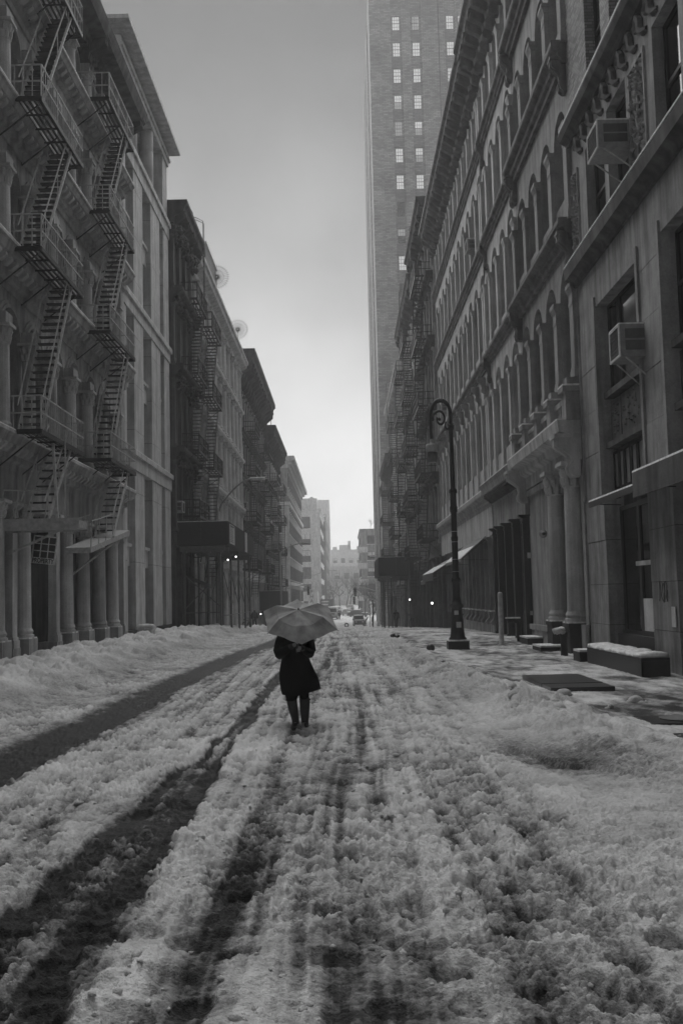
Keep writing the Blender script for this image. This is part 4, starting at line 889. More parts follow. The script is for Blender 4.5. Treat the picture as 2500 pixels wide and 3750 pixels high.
# ------------------------------------------------------------------ fire escapes
def fire_escape(label, side, y0, y1, zs, out=1.2, mat=M_IRON, rail=M_IRON, near=False, flip=False, zfoot=None, roof=None, drop=True, base=.0):
    X0, s = side; L = y1-y0; ym = (y0+y1)/2
    root = thing('fire_escape', label, 'fire escape', (X0+s*base, ym, zs[0]), 'iron fire escapes on the facades')
    XB = X0+s*base; sd = (0, s); h = L/2
    mb = MB(sd); n = 8 if near else 6
    for k in range(n): o = .12+(out-.2)*k/(n-1); mb.box(o-.035, o+.035, -h, h, -.03, .0)
    m = max(3, int(L/.9))
    for k in range(m+1): y = -h+.03+(L-.06)*k/m; mb.box(.02, out-.03, y-.025, y+.025, -.075, -.031)
    mb.box(out-.03, out+.02, -h-.02, h+.02, -.1, .03); mb.box(.02, out, -h-.05, -h-.005, -.1, .03); mb.box(.02, out, h+.005, h+.05, -.1, .03)
    pm = mb.mesh('platform', mat)
    mb = MB(sd); t = .016 if near else .022; H = .95
    for z in (.48, H): mb.box(out-t, out+t, -h, h, z-t*1.2, z+t*1.2); mb.box(.03, out-t, -h-t, -h+t, z-t*1.2, z+t*1.2); mb.box(.03, out-t, h-t, h+t, z-t*1.2, z+t*1.2)
    nb = int(L/(.19 if near else .24))
    for k in range(nb+1): y = -h+L*k/nb; tt = t*(1.4 if k % 8 == 0 else .5); mb.box(out-tt*.9, out+tt*.9, y-tt, y+tt, .03, H-t)
    for k in range(1, 5):
        o = out*k/5
        for y in (-h, h): mb.box(o-t*.8, o+t*.8, y-t*.7, y+t*.7, .03, H-t)
    rm = mb.mesh('railing', rail)
    mb = MB(sd); mb.bar((.0, 0, -.95), (out-.15, 0, -.09), .035); mb.bar((.0, 0, -.95), (.0, 0, -.1), .03)
    bm = mb.mesh('bracket', mat); bys = [-h+.25+(L-.5)*k/(2 if near else 1) for k in range(3 if near else 2)]
    for z in zs:
        link('platform', pm, root, (XB, ym, z)); link('railing', rm, root, (XB, ym, z)); [link('bracket', bm, root, (XB, ym+y, z)) for y in bys]
    o0, o1 = out*.42, out*.94
    def stair(za, zb, ya, yb, name='stair'):
        q = MB(sd)
        d = Vector((0, yb-ya, zb-za))
        for o in (o0, o1):
            q.tube([(o, ya, za), (o, yb, zb)], .045 if near else .04, 4)
            q.tube([(o, ya-.05, za+.75), (o, yb-.05, zb+.75)], .022, 4)
            for f in (.1, .5, .9): q.tube([(o, ya+(yb-ya)*f, za+(zb-za)*f), (o, ya+(yb-ya)*f, za+(zb-za)*f+.75)], .015, 4)
        st = link(name, q.mesh(name, rail), root, (XB, ym, 0))
        nt = max(3, int((zb-za)/.24)); tq = MB(sd); tq.box(o0+.03, o1-.03, -.1, .1, -.02, .02); tm = tq.mesh('tread', mat)
        if near:
            for k in range(1, nt): link('tread', tm, st, (XB, ym+ya+(yb-ya)*k/nt, za+(zb-za)*k/nt))
        else:
            tq = MB(sd)
            for k in range(1, nt): y = ya+(yb-ya)*k/nt; z = za+(zb-za)*k/nt; tq.box(o0+.03, o1-.03, y-.1, y+.1, z-.02, z+.02)
            link('treads', tq.mesh('treads', mat), st, (XB, ym, 0))
    ya, yb = -h+.35, h-.75
    if flip: ya, yb = -ya, -yb
    run = min(abs(yb-ya), 3.1); yb = ya+(run if yb > ya else -run)
    for a, b in zip(zs[:-1], zs[1:]): stair(a, b, ya, yb)
    if drop: stair(zfoot if zfoot is not None else zs[0]-2.6, zs[0], ya+.3, yb-.1, 'drop_ladder')
    if roof:
        q = MB(sd); zt, zb = roof, zs[-1]
        for y in (h-.55, h-.1): q.tube([(out*.9, y, zb), (out*.9, y, zt+.9), (out*.5, y, zt+1.15), (.0, y, zt+1.1)], .025, 4)
        for k in range(int((zt-zb)/.32)): q.tube([(out*.9, h-.55, zb+.3+k*.32), (out*.9, h-.1, zb+.3+k*.32)], .014, 4)
        link('roof_ladder', q.mesh('roof_ladder', mat), root, (XB, ym, 0))
    return root
fa = fire_escape('nearest fire escape with pale worn railings, left edge of the cast iron front', XL, 27.4, 31.9, [6.46, 11.5, 15.75, 20.1], 1.25, M_IRON, M_RAIL, True, zfoot=3.85, base=.0)
fb = fire_escape('second fire escape on the cast iron front, ending in a tilted drop stair', XL, 35.7, 40.0, [6.8, 11.35, 15.72, 19.9], 1.25, M_IRON, M_RAIL, True, zfoot=4.1)
# counterbalanced landings below them
q = MB(XL); q.box(.1, 2.3, 27.2, 28.1, 3.8, 4.0); q.box(.1, 2.32, 27.15, 27.2, 3.75, 4.05); q.box(.1, 2.32, 28.1, 28.15, 3.75, 4.05); q.bar((.3, 27.6, 3.15), (1.75, 27.6, 3.78), .06); part('landing', q, M_RAIL, fa)
q = MB(XL)
for o in (.2, .6, 1.0, 1.4): q.tube([(o, 27.2, 4.02), (o+.12, 27.2, 4.82)], .02, 4)
q.tube([(.3, 27.2, 4.83), (1.55, 27.2, 4.79)], .022, 4); q.tube([(1.95, 27.2, 3.8), (1.95, 27.2, 6.4)], .02, 4); q.tube([(1.5, 28.1, 3.85), (1.15, 28.9, 6.3)], .05, 4)
part('landing_rail', q, M_RAIL, fa)
q = MB(XL); a, b = Vector((.25, 33.2, 3.4)), Vector((.25, 39.3, 4.4))
q.add([(.3, 33.2, 3.4), (1.15, 33.2, 3.4), (1.15, 39.3, 4.35), (.3, 39.3, 4.35), (.3, 33.2, 3.58), (1.15, 33.2, 3.58), (1.15, 39.3, 4.53), (.3, 39.3, 4.53)], [(0,3,2,1),(4,5,6,7),(0,1,5,4),(1,2,6,5),(2,3,7,6),(3,0,4,7)]); q.bar((0, 34.5, 2.6), (1.0, 37, 3.9), .06)
part('landing', q, M_RAIL, fb)
q = MB(XL)
for o in (.32, 1.13):
    for k in range(4): y = 33.3+k*1.05; z = 3.58+(y-33.2)*.156; q.tube([(o, y, z), (o, y+.15, z+.85)], .02, 4)
    q.tube([(o, 33.4, 4.44), (o, 36.7, 4.95)], .022, 4)
part('landing_rail', q, M_RAIL, fb); q = MB(XL); q.tube([(1.13, 39.2, 4.5), (1.13, 39.4, 6.8)], .02, 4); part('hanger_rod', q, M_RAIL, fb)
fire_escape('black fire escape zigzagging up between the sooty front and the white columns', XL, 58.6, 62.9, [6.6, 10.4, 14.9, 19.3], 1.15, near=False, roof=24.4)
fire_escape('black fire escape over the first white columns, just past the sooty front', XL, 64.2, 69.0, [5.6, 10.1, 14.6, 19.1], 1.3, near=False)
fire_escape('thin black fire escape on the dark arched front beyond the white columns', XL, 97, 102, [4.6, 9.1, 13.5, 17.7], 1.2)
fire_escape('black fire escape near the far end of the dark arched front', XL, 112, 118, [4.6, 9.1, 13.5, 17.7], 1.4, roof=24.5)
fire_escape('black fire escape on the black corniced corner front left', XL, 125, 131, [3.4, 7.7, 11.9, 16.1], 1.4)
fire_escape('snow dusted black fire escape nearest the left cross street', XL, 137, 143, [3.4, 7.7, 11.9, 16.1], 1.5)
fire_escape('black fire escape with snowy top on the dark loft past the long arcaded front', XR, 69, 74.5, [5.6, 10.0, 14.6, 19.2, 23.6], 1.2, flip=True, roof=28)
fire_escape('black fire escape on the tall grey loft right, with a roof ladder', XR, 82, 88, [4.8, 9.3, 13.7, 18.1, 22.3], 1.3, roof=27.2)
fire_escape('black fire escape at the far half of the tall grey loft', XR, 93, 99, [4.8, 9.3, 13.7, 18.1, 22.3], 1.3, flip=True)
fire_escape('black fire escape with caged roof ladder on the snow edged loft', XR, 108, 115, [3.8, 8.1, 12.3, 16.3, 20.1], 1.4, roof=24.8)
fire_escape('pale lit fire escape on the low corner building before the tower', XR, 130, 137, [2.6, 6.9, 11.1, 15.1], 1.5)
# ------------------------------------------------------------------ things on the facades
def ac_unit(label, side, out, y, z, w, h, d, stay=True):
    X0, s = side; r = thing('air_conditioner', label, 'air conditioner', (X0+s*out, y, z), 'window air conditioners'); L_ = (0, s)
    me = plain('pale sheet metal', .24, .5)
    q = MB(L_); q.box(0, d, -w/2, w/2, 0, h); lpart('case', q, me, r)
    q = MB(L_); q.box(d, d+.03, -w/2, w/2, h-.05, h); q.box(d, d+.03, -w/2, w/2, 0, .05); q.box(d, d+.03, -w/2, -w/2+.05, .05, h-.05); q.box(d, d+.03, w/2-.05, w/2, .05, h-.05); lpart('rim', q, M_PALE, r)
    q = MB(L_); q.box(d, d+.012, -w/2+.05, w/2-.05, .05, h-.05)
    for k in range(6): q.box(d+.012, d+.022, -w/2+.06, w/2-.06, .08+k*(h-.16)/6, .1+k*(h-.16)/6)
    lpart('grille', q, M_DARK, r)
    q = MB(L_)
    for k in range(2): q.box(d*.2, d*.85, -w/2-.008, -w/2, h*(.2+.36*k), h*(.5+.36*k))
    lpart('side_vent', q, M_DARK2, r)
    if stay:
        q = MB(L_)
        for yy in (-w*.45, w*.45): q.bar((d*.85, yy, 0), (.02, yy, -h*.8), .03)
        lpart('stay', q, M_RAIL, r)
    q = MB(L_); q.box(.05, d+.02, -w/2, w/2, h, h+.03); lpart('snow_cap', q, M_SNOW, r)
ac_unit('big boxy air conditioner jutting from the window between the ornate panels', XR, -.1, 22.35, 11.5, .92, .62, .8)
ac_unit('air conditioner on iron struts above the dark spandrel panel of the nearest stone front', XR, -.2, 21.95, 6.75, .8, .7, .72)
ac_unit('small air conditioner high on the long arcaded front, third row of arches', XR, -.15, 47.6, 17.9, .7, .55, .5, False)
ac_unit('small air conditioner on the far end of the long arcaded front', XR, -.15, 62.4, 12.9, .7, .55, .5, False)
ac_unit('small white air conditioner above the plywood hood on the sooty front', XL, -.1, 57.4, 6.7, .7, .6, .5, False)
ac_unit('small white air conditioner halfway up the dark arched front', XL, -.1, 96.1, 10.2, .8, .6, .5, False)
def awning(label, side, y0, y1, z, d, drop, mat, val=.12, snow=False):
    X0, s = side; r = thing('awning', label, 'awning', (X0, (y0+y1)/2, z), 'shop awnings and canopies')
    q = MB(side); q.prism([(.02, z), (.04, z+.03), (d, z-drop+.03), (d, z-drop)], y0, y1); part('cover', q, mat, r)
    q = MB(side); q.box(d-.02, d+.01, y0, y1, z-drop-val, z-drop+.03); part('valance', q, mat, r)
    q = MB(side)
    for y in (y0+.1, y1-.1): q.bar((.03, y, z-drop-.05), (d-.03, y, z-drop-.02), .02); q.bar((.03, y, z-.1), (d-.05, y, z-drop), .02)
    part('frame', q, M_IRON, r)
    if snow: q = MB(side); q.prism([(d*.45, z-drop*.45+.035), (d*.5, z-drop*.5+.09), (d, z-drop+.07), (d+.01, z-drop+.03)], y0, y1); part('snow_cap', q, M_SNOW, r)
awning('thin flat black canopy with a snow edge over the nearest shop window', XR, 19.8, 24.0, 4.05, .75, .22, M_SHOP, .1, True)
awning('heavier black rounded canopy with snow at the right frame edge', XR, 14.6, 19.6, 4.3, .95, .3, M_DARK2, .45, True)
awning('grey striped awning on the long arcaded front beside the lamp post', XR, 46.2, 53.5, 4.4, 1.25, 1.05, plain('grey canvas', .16, .8, .1), .1, True)
awning('black awning heaped with snow farther along the right shopfronts', XR, 58, 66, 3.9, 1.5, .9, M_SHOP, .4, True)
awning('small dark awning with snow on the dark loft at right', XR, 69, 73, 3.0, 1.1, .3, M_SHOP, .2, True)
awning('short black awning under the plywood hood on the left', XL, 58.5, 62.5, 3.2, 1.2, .5, M_SHOP, .2)
# hung sign
sg = thing('property_sign', 'white hanging sign with nine black squares and the word PROPERTY', 'sign', (-9.36, 30.8, 3.03), rz=math.radians(-8)); sg.rotation_euler.y = math.radians(7)
q = MB(); q.box(0, .76, 0, .03, 0, .84); lpart('board', q, plain('sign white', .8, .5), sg)
for i in range(3):
    for j in range(3): q = MB(); q.box(.05+.235*i, .245+.235*i, -.006, -.0005, .185+.215*j, .37+.215*j); lpart('square', q, M_DARK, sg)
def lettering(txt, size, parent, loc, rot, mat, width=None, ext=.003):
    cu = bpy.data.curves.new('lettering', 'FONT'); cu.body = txt; cu.size = size; cu.extrude = ext; cu.align_x = 'CENTER'; cu.offset = size*.02
    tmp = bpy.data.objects.new('lettering_curve', cu); me = bpy.data.meshes.new_from_object(tmp); bpy.data.objects.remove(tmp); me.materials.clear(); me.materials.append(mat)
    if width:                                                  # fit the line to a width
        xs = [v.co.x for v in me.vertices]; k = width/(max(xs)-min(xs)); c = (max(xs)+min(xs))/2
        for v in me.vertices: v.co.x = (v.co.x-c)*k
    o = link('lettering', me, parent, loc); o.rotation_euler = rot; return o
bpy_black = plain('black paint', .012, .6)
lettering('PROPERTY', .19, sg, WL[sg.name]+Vector((.38, -.006, .03)), (math.pi/2, 0, 0), bpy_black, .68, .002)
q = MB(); q.tube([(.1, .015, .84), (.1, .015, 1.4)], .01, 4); q.tube([(.66, .015, .84), (.66, .015, 1.4)], .01, 4); lpart('hanger', q, M_IRON, sg)
def phar(x, y, z, w, h, txt, label, fg, bg):
    r = thing('pharmacy_sign', label, 'sign', (x, y, z)); q = MB(); q.box(-w/2, w/2, 0, .25, 0, h); lpart('board', q, bg, r)
    for k, ch in enumerate(txt): lettering(ch, h/len(txt)*1.1, r, (x, y-.02, z+h-(k+.9)*h/len(txt)), (math.pi/2, 0, 0), fg, None, .01)
phar(-11.9, 278, -1.3, 1.5, 5.6, 'PHAR', 'upright dark sign with white letters PHAR beyond the umbrella', M_PALE, M_DARK)
phar(-9.0, 281, -3.6, 1.9, 7.6, 'PHARMA', 'upright pale sign with dark letters PHARMA right of the dark one', M_DARK, plain('pale sign', .5))
q_ = thing('pharmacy_storefront', 'pale low storefront under the upright pharmacy signs', 'storefront', (-14, 288, -3), 'blocks beyond the cross street'); mb = MB(); mb.box(-24, -7.5, 282, 299.5, -4, 3.4); lpart_ = part('wall', mb, M_PALE, q_)
for k in range(4): mb = MB(); mb.box(-22+3.6*k, -19.2+3.6*k, 281.9, 282.05, -3, .8); part('pane', mb, M_GLASS, q_)
# ------------------------------------------------------------------ sidewalk sheds
def shed(label, x0, x1, y0, y1, z0, z1, zf, cols, posters=(), bulbs=(), face_left=False, lit=True):
    r = thing('sidewalk_shed', label, 'scaffold', ((x0+x1)/2, (y0+y1)/2, zf), 'plywood sidewalk sheds')
    n = max(2, int((x1-x0)/1.3)); w = (x1-x0)/n
    for k in range(n): q = MB(); q.box(x0+w*k+.004, x0+w*(k+1)-.004, y0, y0+.05, z0, z1); part('plywood_panel', q, M_WOOD, r)
    xs = x0 if face_left else x1; m = max(2, int((y1-y0)/2.4)); w = (y1-y0)/m
    for k in range(m): q = MB(); q.box(xs-.05 if not face_left else xs, xs if not face_left else xs+.05, y0+.06+w*k, y0+.05+w*(k+1)-.006, z0, z1); part('plywood_panel', q, M_WOOD, r)
    q = MB(); q.box(x0+.06, x1-.06, y0+.06, y1, z0-.02, z0+.1); part('deck', q, M_WOOD, r)
    q = MB(); q.box(x0-.02, x1+.02, y0-.03, y0+.06, z1, z1+.035); part('snow_cap', q, M_SNOW, r)
    for y in (y0+.5, y0+2.5, (y0+y1)/2, y1-.6): q = MB(); q.box(x0+.25, x1-.25, y, y+.12, z0-.31, z0-.03); part('beam', q, M_POST, r)
    for x, y in cols:
        q = MB(); zb = zg(y)-.1; q.tube([(x, y, zb), (x, y, z0-.3)], .065, 6); q.box(x-.16, x+.16, y-.16, y+.16, zb, zb+.06); q.box(x-.12, x+.12, y-.06, y+.06, z0-.42, z0-.32); part('post', q, M_POST, r)
    for (xa, ya, za), (xb, yb, zb) in bulbs: q = MB(); q.tube([(xa, ya, za), (xb, yb, zb)], .028, 5); part('brace', q, M_POST, r)
    return r
L1 = [(-8.9, 57.6), (-6.9, 57.6), (-8.6, 61), (-6.75, 61.5), (-8.6, 65), (-6.7, 65.5), (-8.6, 69.5), (-6.7, 69.5), (-6.7, 73), (-7.6, 57.9), (-8.6, 73)]
br = []
for (x, a, b) in ((-6.72, 57.6, 61.5), (-6.72, 61.5, 65.5), (-6.72, 65.5, 69.5), (-6.72, 69.5, 73)): br += [((x, a, 1.4), (x, b, 3.3)), ((x, a, 3.3), (x, b, 1.4))]
br += [((-8.9, 57.6, 3.2), (-6.9, 57.6, 1.4)), ((-8.9, 57.6, 1.3), (-7.6, 57.6, 2.6)), ((-8.6, 61, 1.3), (-8.6, 65, 3.2)), ((-8.6, 65, 1.3), (-8.6, 69.5, 3.2)), ((-9, 57.6, 1.1), (-6.9, 57.6, 1.1)), ((-6.7, 57.6, .9), (-6.7, 73, .9))]
s1 = shed('black plywood sidewalk shed on braced pipe posts, left past the granite grid', -9.42, -6.4, 57.2, 73.5, 4.85, 6.15, zg(60), L1, bulbs=br)
BULB = glowing('lit lamp bulb', .9, 1.2)
def bulb(label, x, y, z, r=.05, parent_none=None):
    o = thing('work_lamp', label, 'lamp', (x, y, z), 'lit work lamps'); q = MB(); q.lathe([(.01, -r), (r*.8, -r*.5), (r, 0), (r*.6, r*.8), (.02, r)], (0, 0, 0), 8); lpart('bulb', q, BULB, o, True)
    q = MB(); q.lathe([(r*.5, r), (r*.5, r*2), (.01, r*2.2)], (0, 0, 0), 6); lpart('socket', q, M_IRON, o)
bulb('lit bulb under the shed, left of the thick front post', -7.0, 58.6, 4.5); bulb('lit bulb under the shed side, right of the posts', -6.75, 64.5, 4.45); bulb('small lit bulb deep under the left shed', -7.2, 64.0, 4.25, .05)
ps = thing('permit_poster', 'pale permit poster pasted on the side of the left shed', 'poster', (-6.39, 58.6, 5.5)); q = MB(); q.box(0, .012, -.7, 1.9, -.55, .55); lpart('sheet', q, plain('poster paper', .6, .7), ps)
q = MB()
for k in range(9): q.box(.012, .015, -.4, .9+.3*((k*7) % 3)*.5, .4-.1*k-.03, .4-.1*k)
q.box(.012, .015, -.45, 1.6, .43, .5); lpart('print', q, M_DARK, ps)
ps = thing('pale_plywood_sheet', 'narrow pale board on the far side of the left shed', 'board', (-6.39, 67.5, 5.5)); q = MB(); q.box(0, .02, -.7, .7, -.64, .64); lpart('sheet', q, plain('poster paper', .3, .7), ps)
s2 = shed('second smaller plywood shed at the far left corner front', -9.4, -6.9, 112, 126, .55, 2.6, zg(118), [(-7.0, 112.4), (-8.6, 112.4), (-7.0, 117), (-8.6, 117), (-7.0, 122), (-8.6, 122)])
s3 = shed('dark plywood sidewalk shed on steel legs in front of the tower, right pavement', 3.1, 6.3, 93, 106, 3.6, 5.25, zg(98), [(3.9, 93.5), (3.7, 96.5), (5.9, 93.5), (3.7, 100), (3.7, 105), (5.9, 100)], bulbs=[((3.7, 93.5, 2.4), (5.9, 93.5, -.2)), ((5.9, 93.5, 2.4), (3.9, 97, .2))], face_left=True)
bulb('lit lamp beside the doorway under the right shed', 5.7, 91, 1.4, .07); bulb('brighter lit lamp on the right wall past the lamp post', 6.1, 72.5, 1.2, .08); bulb('lit lamp under the far left shed', -8.8, 108, .2, .07)
# ------------------------------------------------------------------ lamp posts
def bishop_lamp():
    x, y = 3.45, 32.0; z0 = .1
    r = thing('lamp_post', 'black cast iron bishop crook lamp post with stickers on its base', 'lamp post', (x, y, z0))
    q = MB(); q.box(-.32, .32, -.32, .32, -.2, .24); lpart('plinth', q, M_IRON, r)
    q = MB(); q.lathe([(.27, .24), (.28, .3), (.23, .36), (.21, .5), (.17, 1.0), (.16, 1.16), (.21, 1.2), (.21, 1.26), (.15, 1.3), (.13, 1.4), (.115, 1.5), (.11, 1.9), (.14, 1.92), (.14, 2.0), (.1, 2.05), (.095, 3.1), (.11, 3.12), (.11, 3.2), (.09, 3.22), (.088, 3.9), (.115, 3.92), (.12, 4.05), (.1, 4.1), (.1, 4.45), (.125, 4.48), (.12, 4.56), (.075, 4.6), (.062, 6.3), (.09, 6.32), (.09, 6.42), (.06, 6.46)], (0, 0, 0), 16); lpart('shaft', q, M_IRON, r, True)
    a = [(0, 0, 6.4)]+[(-.42+.42*math.cos(t), 0, 6.75+.42*math.sin(t)) for t in np.linspace(0, math.pi, 14)]+[(-.84, 0, 6.5), (-.85, 0, 6.25), (-.83, 0, 6.05)]
    q = MB(); q.tube(a, [.072]*6+[.066]*(len(a)-6), 8); lpart('crook', q, M_IRON, r, True).scale = (.74, .74, 1)
    q = MB(); sp = [(-.46+(.30-.035*t)*math.cos(math.pi*1.05-t*1.15), 0, 6.62+(.29-.035*t)*math.sin(math.pi*1.05-t*1.15)) for t in np.linspace(0, 6.0, 26)]
    q.tube(sp, [.04]*20+[.035, .035, .04, .05, .06, .06], 6); sp = [(-.12+(.14-.02*t)*math.cos(2.2+t), 0, 6.42+(.14-.02*t)*math.sin(2.2+t)) for t in np.linspace(0, 6.0, 18)]; q.tube(sp, .028, 6)
    q.lathe([(.01, -.06), (.07, 0), (.01, .06)], (-.47, 0, 6.62), 8); lpart('scroll', q, M_IRON, r, True).scale = (.74, .74, 1)
    q = MB(); q.lathe([(.03, .36), (.07, .3), (.07, .2), (.24, .17), (.27, .12), (.27, -.02), (.24, -.06)], (-.83, 0, 5.72), 16); lpart('lamp_head', q, plain('pale lamp housing', .4, .5), r, True).scale = (.74, .74, 1)
    q = MB(); q.lathe([(.225, -.06), (.22, -.25), (.2, -.33), (.16, -.36), (.02, -.37)], (-.83, 0, 5.72), 16); lpart('lamp_glass', q, plain('frosted lamp glass', .15, .3), r, True).scale = (.74, .74, 1)
    q = MB(); q.box(-.1, .03, -.185, -.165, .98, 1.1); q.box(-.05, .1, -.215, -.19, .62, .78); lpart('sticker', q, M_PALE, r)
    r.scale = (1, 1, 1.085)
    for z in (2.55, 3.05, 3.35, 2.2): q = MB(); q.lathe([(.113, z), (.113, z+.012)], (0, 0, 0), 14); lpart('band', q, M_PALE, r)
    q = MB(); q.box(-.3, .34, -.33, .3, .24, .28); lpart('snow_cap', q, M_SNOW, r)
bishop_lamp()
def cobra(label, x, y, zt, reach, rise, side=1, name='street_lamp', rt=.055):
    z = zg(y)+.1; r = thing(name, label, 'street lamp', (x, y, z), 'tall curved arm street lamps'); h = zt-z
    q = MB(); q.lathe([(.16, 0), (.14, .5), (.1, .6), (rt*1.5, h)], (0, 0, 0), 8); lpart('pole', q, plain('galvanised pole', .3, .5), r, True)
    a = [(0, 0, h-.3)]+[(side*reach*t, 0, h+rise*math.sin(t*math.pi/2)) for t in np.linspace(.08, 1, 9)]
    q = MB(); q.tube(a, [rt]*len(a), 6); lpart('arm', q, MATS['galvanised pole'], r, True)
    e = a[-1]; q = MB(); q.loft([[(e[0]+side*dx, wy*w, e[2]+.06*hz-.03) for wy, hz in ((-1, 0), (-.7, 1.6), (0, 2.2), (.7, 1.6), (1, 0), (.6, -1), (-.6, -1))] for dx, w in ((-.15, .06), (.05, .15), (.4, .17), (.65, .12), (.75, .04))]); lpart('lamp_head', q, M_PALE, r, True)
cobra('tall pale street lamp rising out of the left shed, arm reaching over the street', -7.5, 62, 7.3, 2.1, 1.75)
cobra('pale street lamp behind the umbrella with a straight rising arm', -6.65, 108, 6.6, 2.4, .9)
cobra('thin pale street lamp standing on the right beyond the shed', 5.2, 140, 6.8, -.01+1.0, .3, -1)
cobra('far pale lamp arm above the left cross street corner', -9.0, 210, 5.0, 7, 2.2)
def mast(label, x, y, zt, reach, rise, side, nsig):
    z = zg(y); r = thing('signal_mast', label, 'traffic signal', (x, y, z), 'traffic signals at the cross street'); h = zt-z
    q = MB(); q.lathe([(.2, 0), (.15, .8), (.11, h)], (0, 0, 0), 8); lpart('pole', q, plain('galvanised pole', .3, .5), r, True)
    a = [(side*reach*t, 0, h-.2+rise*math.sin(t*math.pi/2)) for t in np.linspace(0, 1, 9)]
    q = MB(); q.tube(a, .08, 6); lpart('arm', q, MATS['galvanised pole'], r, True)
    for k in range(nsig):
        e = a[-1-3*k]; q = MB(); q.box(e[0]-.2, e[0]+.2, -.2, .2, e[2]-1.5, e[2]-.25)
        q.bar((e[0], 0, e[2]-.25), (e[0], 0, e[2]), .06)
        for j in range(3): q.prism_x([(-.2, e[2]-.5-.38*j), (-.45, e[2]-.52-.38*j), (-.2, e[2]-.62-.38*j)], e[0]-.15, e[0]+.15)
        lpart('signal_head', q, M_IRON, r)
mast('traffic signal on a long pale arm reaching left from the shed posts', 5.2, 160, 2.6, 3.6, .9, -1, 1)
mast('lower traffic signal arm beyond the right crossing', 5.6, 178, 1.0, 4.0, 1.2, -1, 1)
mast('pale signal arm sticking up behind the umbrella top at left', -10.2, 160, 3.1, 4.6, .8, 1, 1)
def post(label, x, y, h, r_, mat, name='bollard', cat='post', top=True):
    z = ground_z(x, y) if 3.2 < y < 150 else zg(y); r = thing(name, label, cat, (x, y, z-.05)); q = MB(); q.lathe([(r_*1.6, 0), (r_*1.6, .06), (r_, .08), (r_, h), (r_*.8, h+.02)], (0, 0, 0), 12); lpart('tube', q, mat, r, True)
    q = MB(); q.lathe([(r_*.95, h+.02), (r_*.6, h+.05), (.01, h+.06)], (0, 0, 0), 10); lpart('snow_cap', q, M_SNOW, r, True)
post('pale round steel bollard on the pavement between lamp post and entrance columns', 5.1, 34.0, 1.72, .085, plain('galvanised pole', .2, .5))
for i, (x, y, h, lab) in enumerate([(4.0, 88, 4.3, 'thin black sign pole beside the right shed legs'), (3.2, 120, 3.2, 'thin dark pole on the right beyond the shed'), (3.6, 150, 3.0, 'far thin pole near the right corner')]): post(lab, x, y, h, .05, M_IRON, 'sign_pole', 'pole')
# ------------------------------------------------------------------ pavement things
M_WET = plain('wet iron plate', .025, .3, .5)
def plate(label, x0, x1, y0, y1, z, name, split=False):
    r = thing(name, label, 'plate', ((x0+x1)/2, (y0+y1)/2, z)); q = MB(); w = x1-x0; d = y1-y0
    if split: q.box(-w/2, w/2, -d/2, -d*.22, -.2, .03); q2 = MB(); q2.box(-w/2, w/2, -d*.22+.05, d/2, -.2, .035); lpart('door_leaf', q2, M_WET, r); lpart('door_leaf', q, M_WET, r)
    else: q.box(-w/2, w/2, -d/2, d/2, -.2, .02); lpart('cover', q, M_WET, r); q = MB(); q.lathe([(.28, .02), (.28, .035), (.2, .035)], (0, 0, 0), 16); lpart('rim', q, M_POST, r)
plate('wet black cellar door with two leaves in the snowy pavement', 3.42, 4.5, 17.5, 20.3, .16, 'cellar_door', True)
plate('wet manhole plate among slush, right of the kerb ridge', 3.75, 4.75, 12.9, 13.7, .13, 'manhole_plate')
plate('dark wet plate cut by the right frame edge', 3.7, 5.2, 10.9, 12.0, .13, 'vault_plate')
def bench():
    x0, x1, y0, y1, z = 5.7, 6.25, 20.1, 24.6, -.02
    r = thing('street_bench', 'long black bench with snow on its seat against the nearest stone front', 'bench', ((x0+x1)/2, (y0+y1)/2, z))
    q = MB(); q.box(x0, x1, y0, y1, z+.44, z+.5); part('seat', q, M_SHOP, r)
    q = MB(); q.box(x0, x0+.05, y0, y1, z+.12, z+.438); part('front_panel', q, M_SHOP, r)
    q = MB(); q.box(x0, x1, y0, y0+.05, z+.05, z+.438); part('end_panel', q, M_SHOP, r)
    for y in (y0+.06, 21.6, 23.1, y1-.07): q = MB(); q.box(x0+.06, x1, y, y+.07, z-.05, z+.43); part('leg', q, M_SHOP, r)
    vs = []; n = 40
    for k in range(n+1):
        y = y0+.02+(y1-y0-.04)*k/n; h = .07+.03*math.sin(k*.7)+.02*math.sin(k*1.9); e = .02*math.sin(k*1.3)
        vs.append([(x0-.02+e, y, z+.5), (x0+.0+e, y, z+.5+h*.8), (x0+.15, y, z+.5+h), (x1-.15, y, z+.51+h), (x1, y, z+.5+h*.8), (x1, y, z+.5)])
    q = MB(); q.loft(vs); part('snow_cap', q, M_SNOW, r, True)
bench()
def standpipe():
    r = thing('standpipe', 'black fire standpipe with two snowy outlets before the entrance column', 'standpipe', (5.75, 27.4, 0.0))
    q = MB(); q.lathe([(.1, -.1), (.09, .6), (.12, .62), (.12, .72), (.09, .75)], (0, 0, 0), 10); lpart('riser', q, M_IRON, r, True)
    for y in (-.16, .16): q = MB(); q.tube([(0, y*.3, .72), (-.12, y, .78), (-.24, y, .74)], [.07, .08, .08], 8); lpart('outlet', q, M_RAIL, r, True)
    q = MB(); q.lathe([(.1, .8), (.07, .86), (.01, .88)], (-.05, 0, 0), 8, 1, 2.2); lpart('snow_cap', q, M_SNOW, r, True)
standpipe()
r = thing('siamese_connection', 'black hose connection on the dark shop wall behind the bollard', 'standpipe', (5.95, 36.2, .0)); q = MB(); q.tube([(.1, 0, -.1), (.1, 0, .75), (-.1, 0, .85), (-.3, 0, .8)], [.09, .08, .09, .09], 8); lpart('pipe', q, M_IRON, r, True); q = MB(); q.box(-.35, .15, -.1, .1, .9, .95); lpart('snow_cap', q, M_SNOW, r)
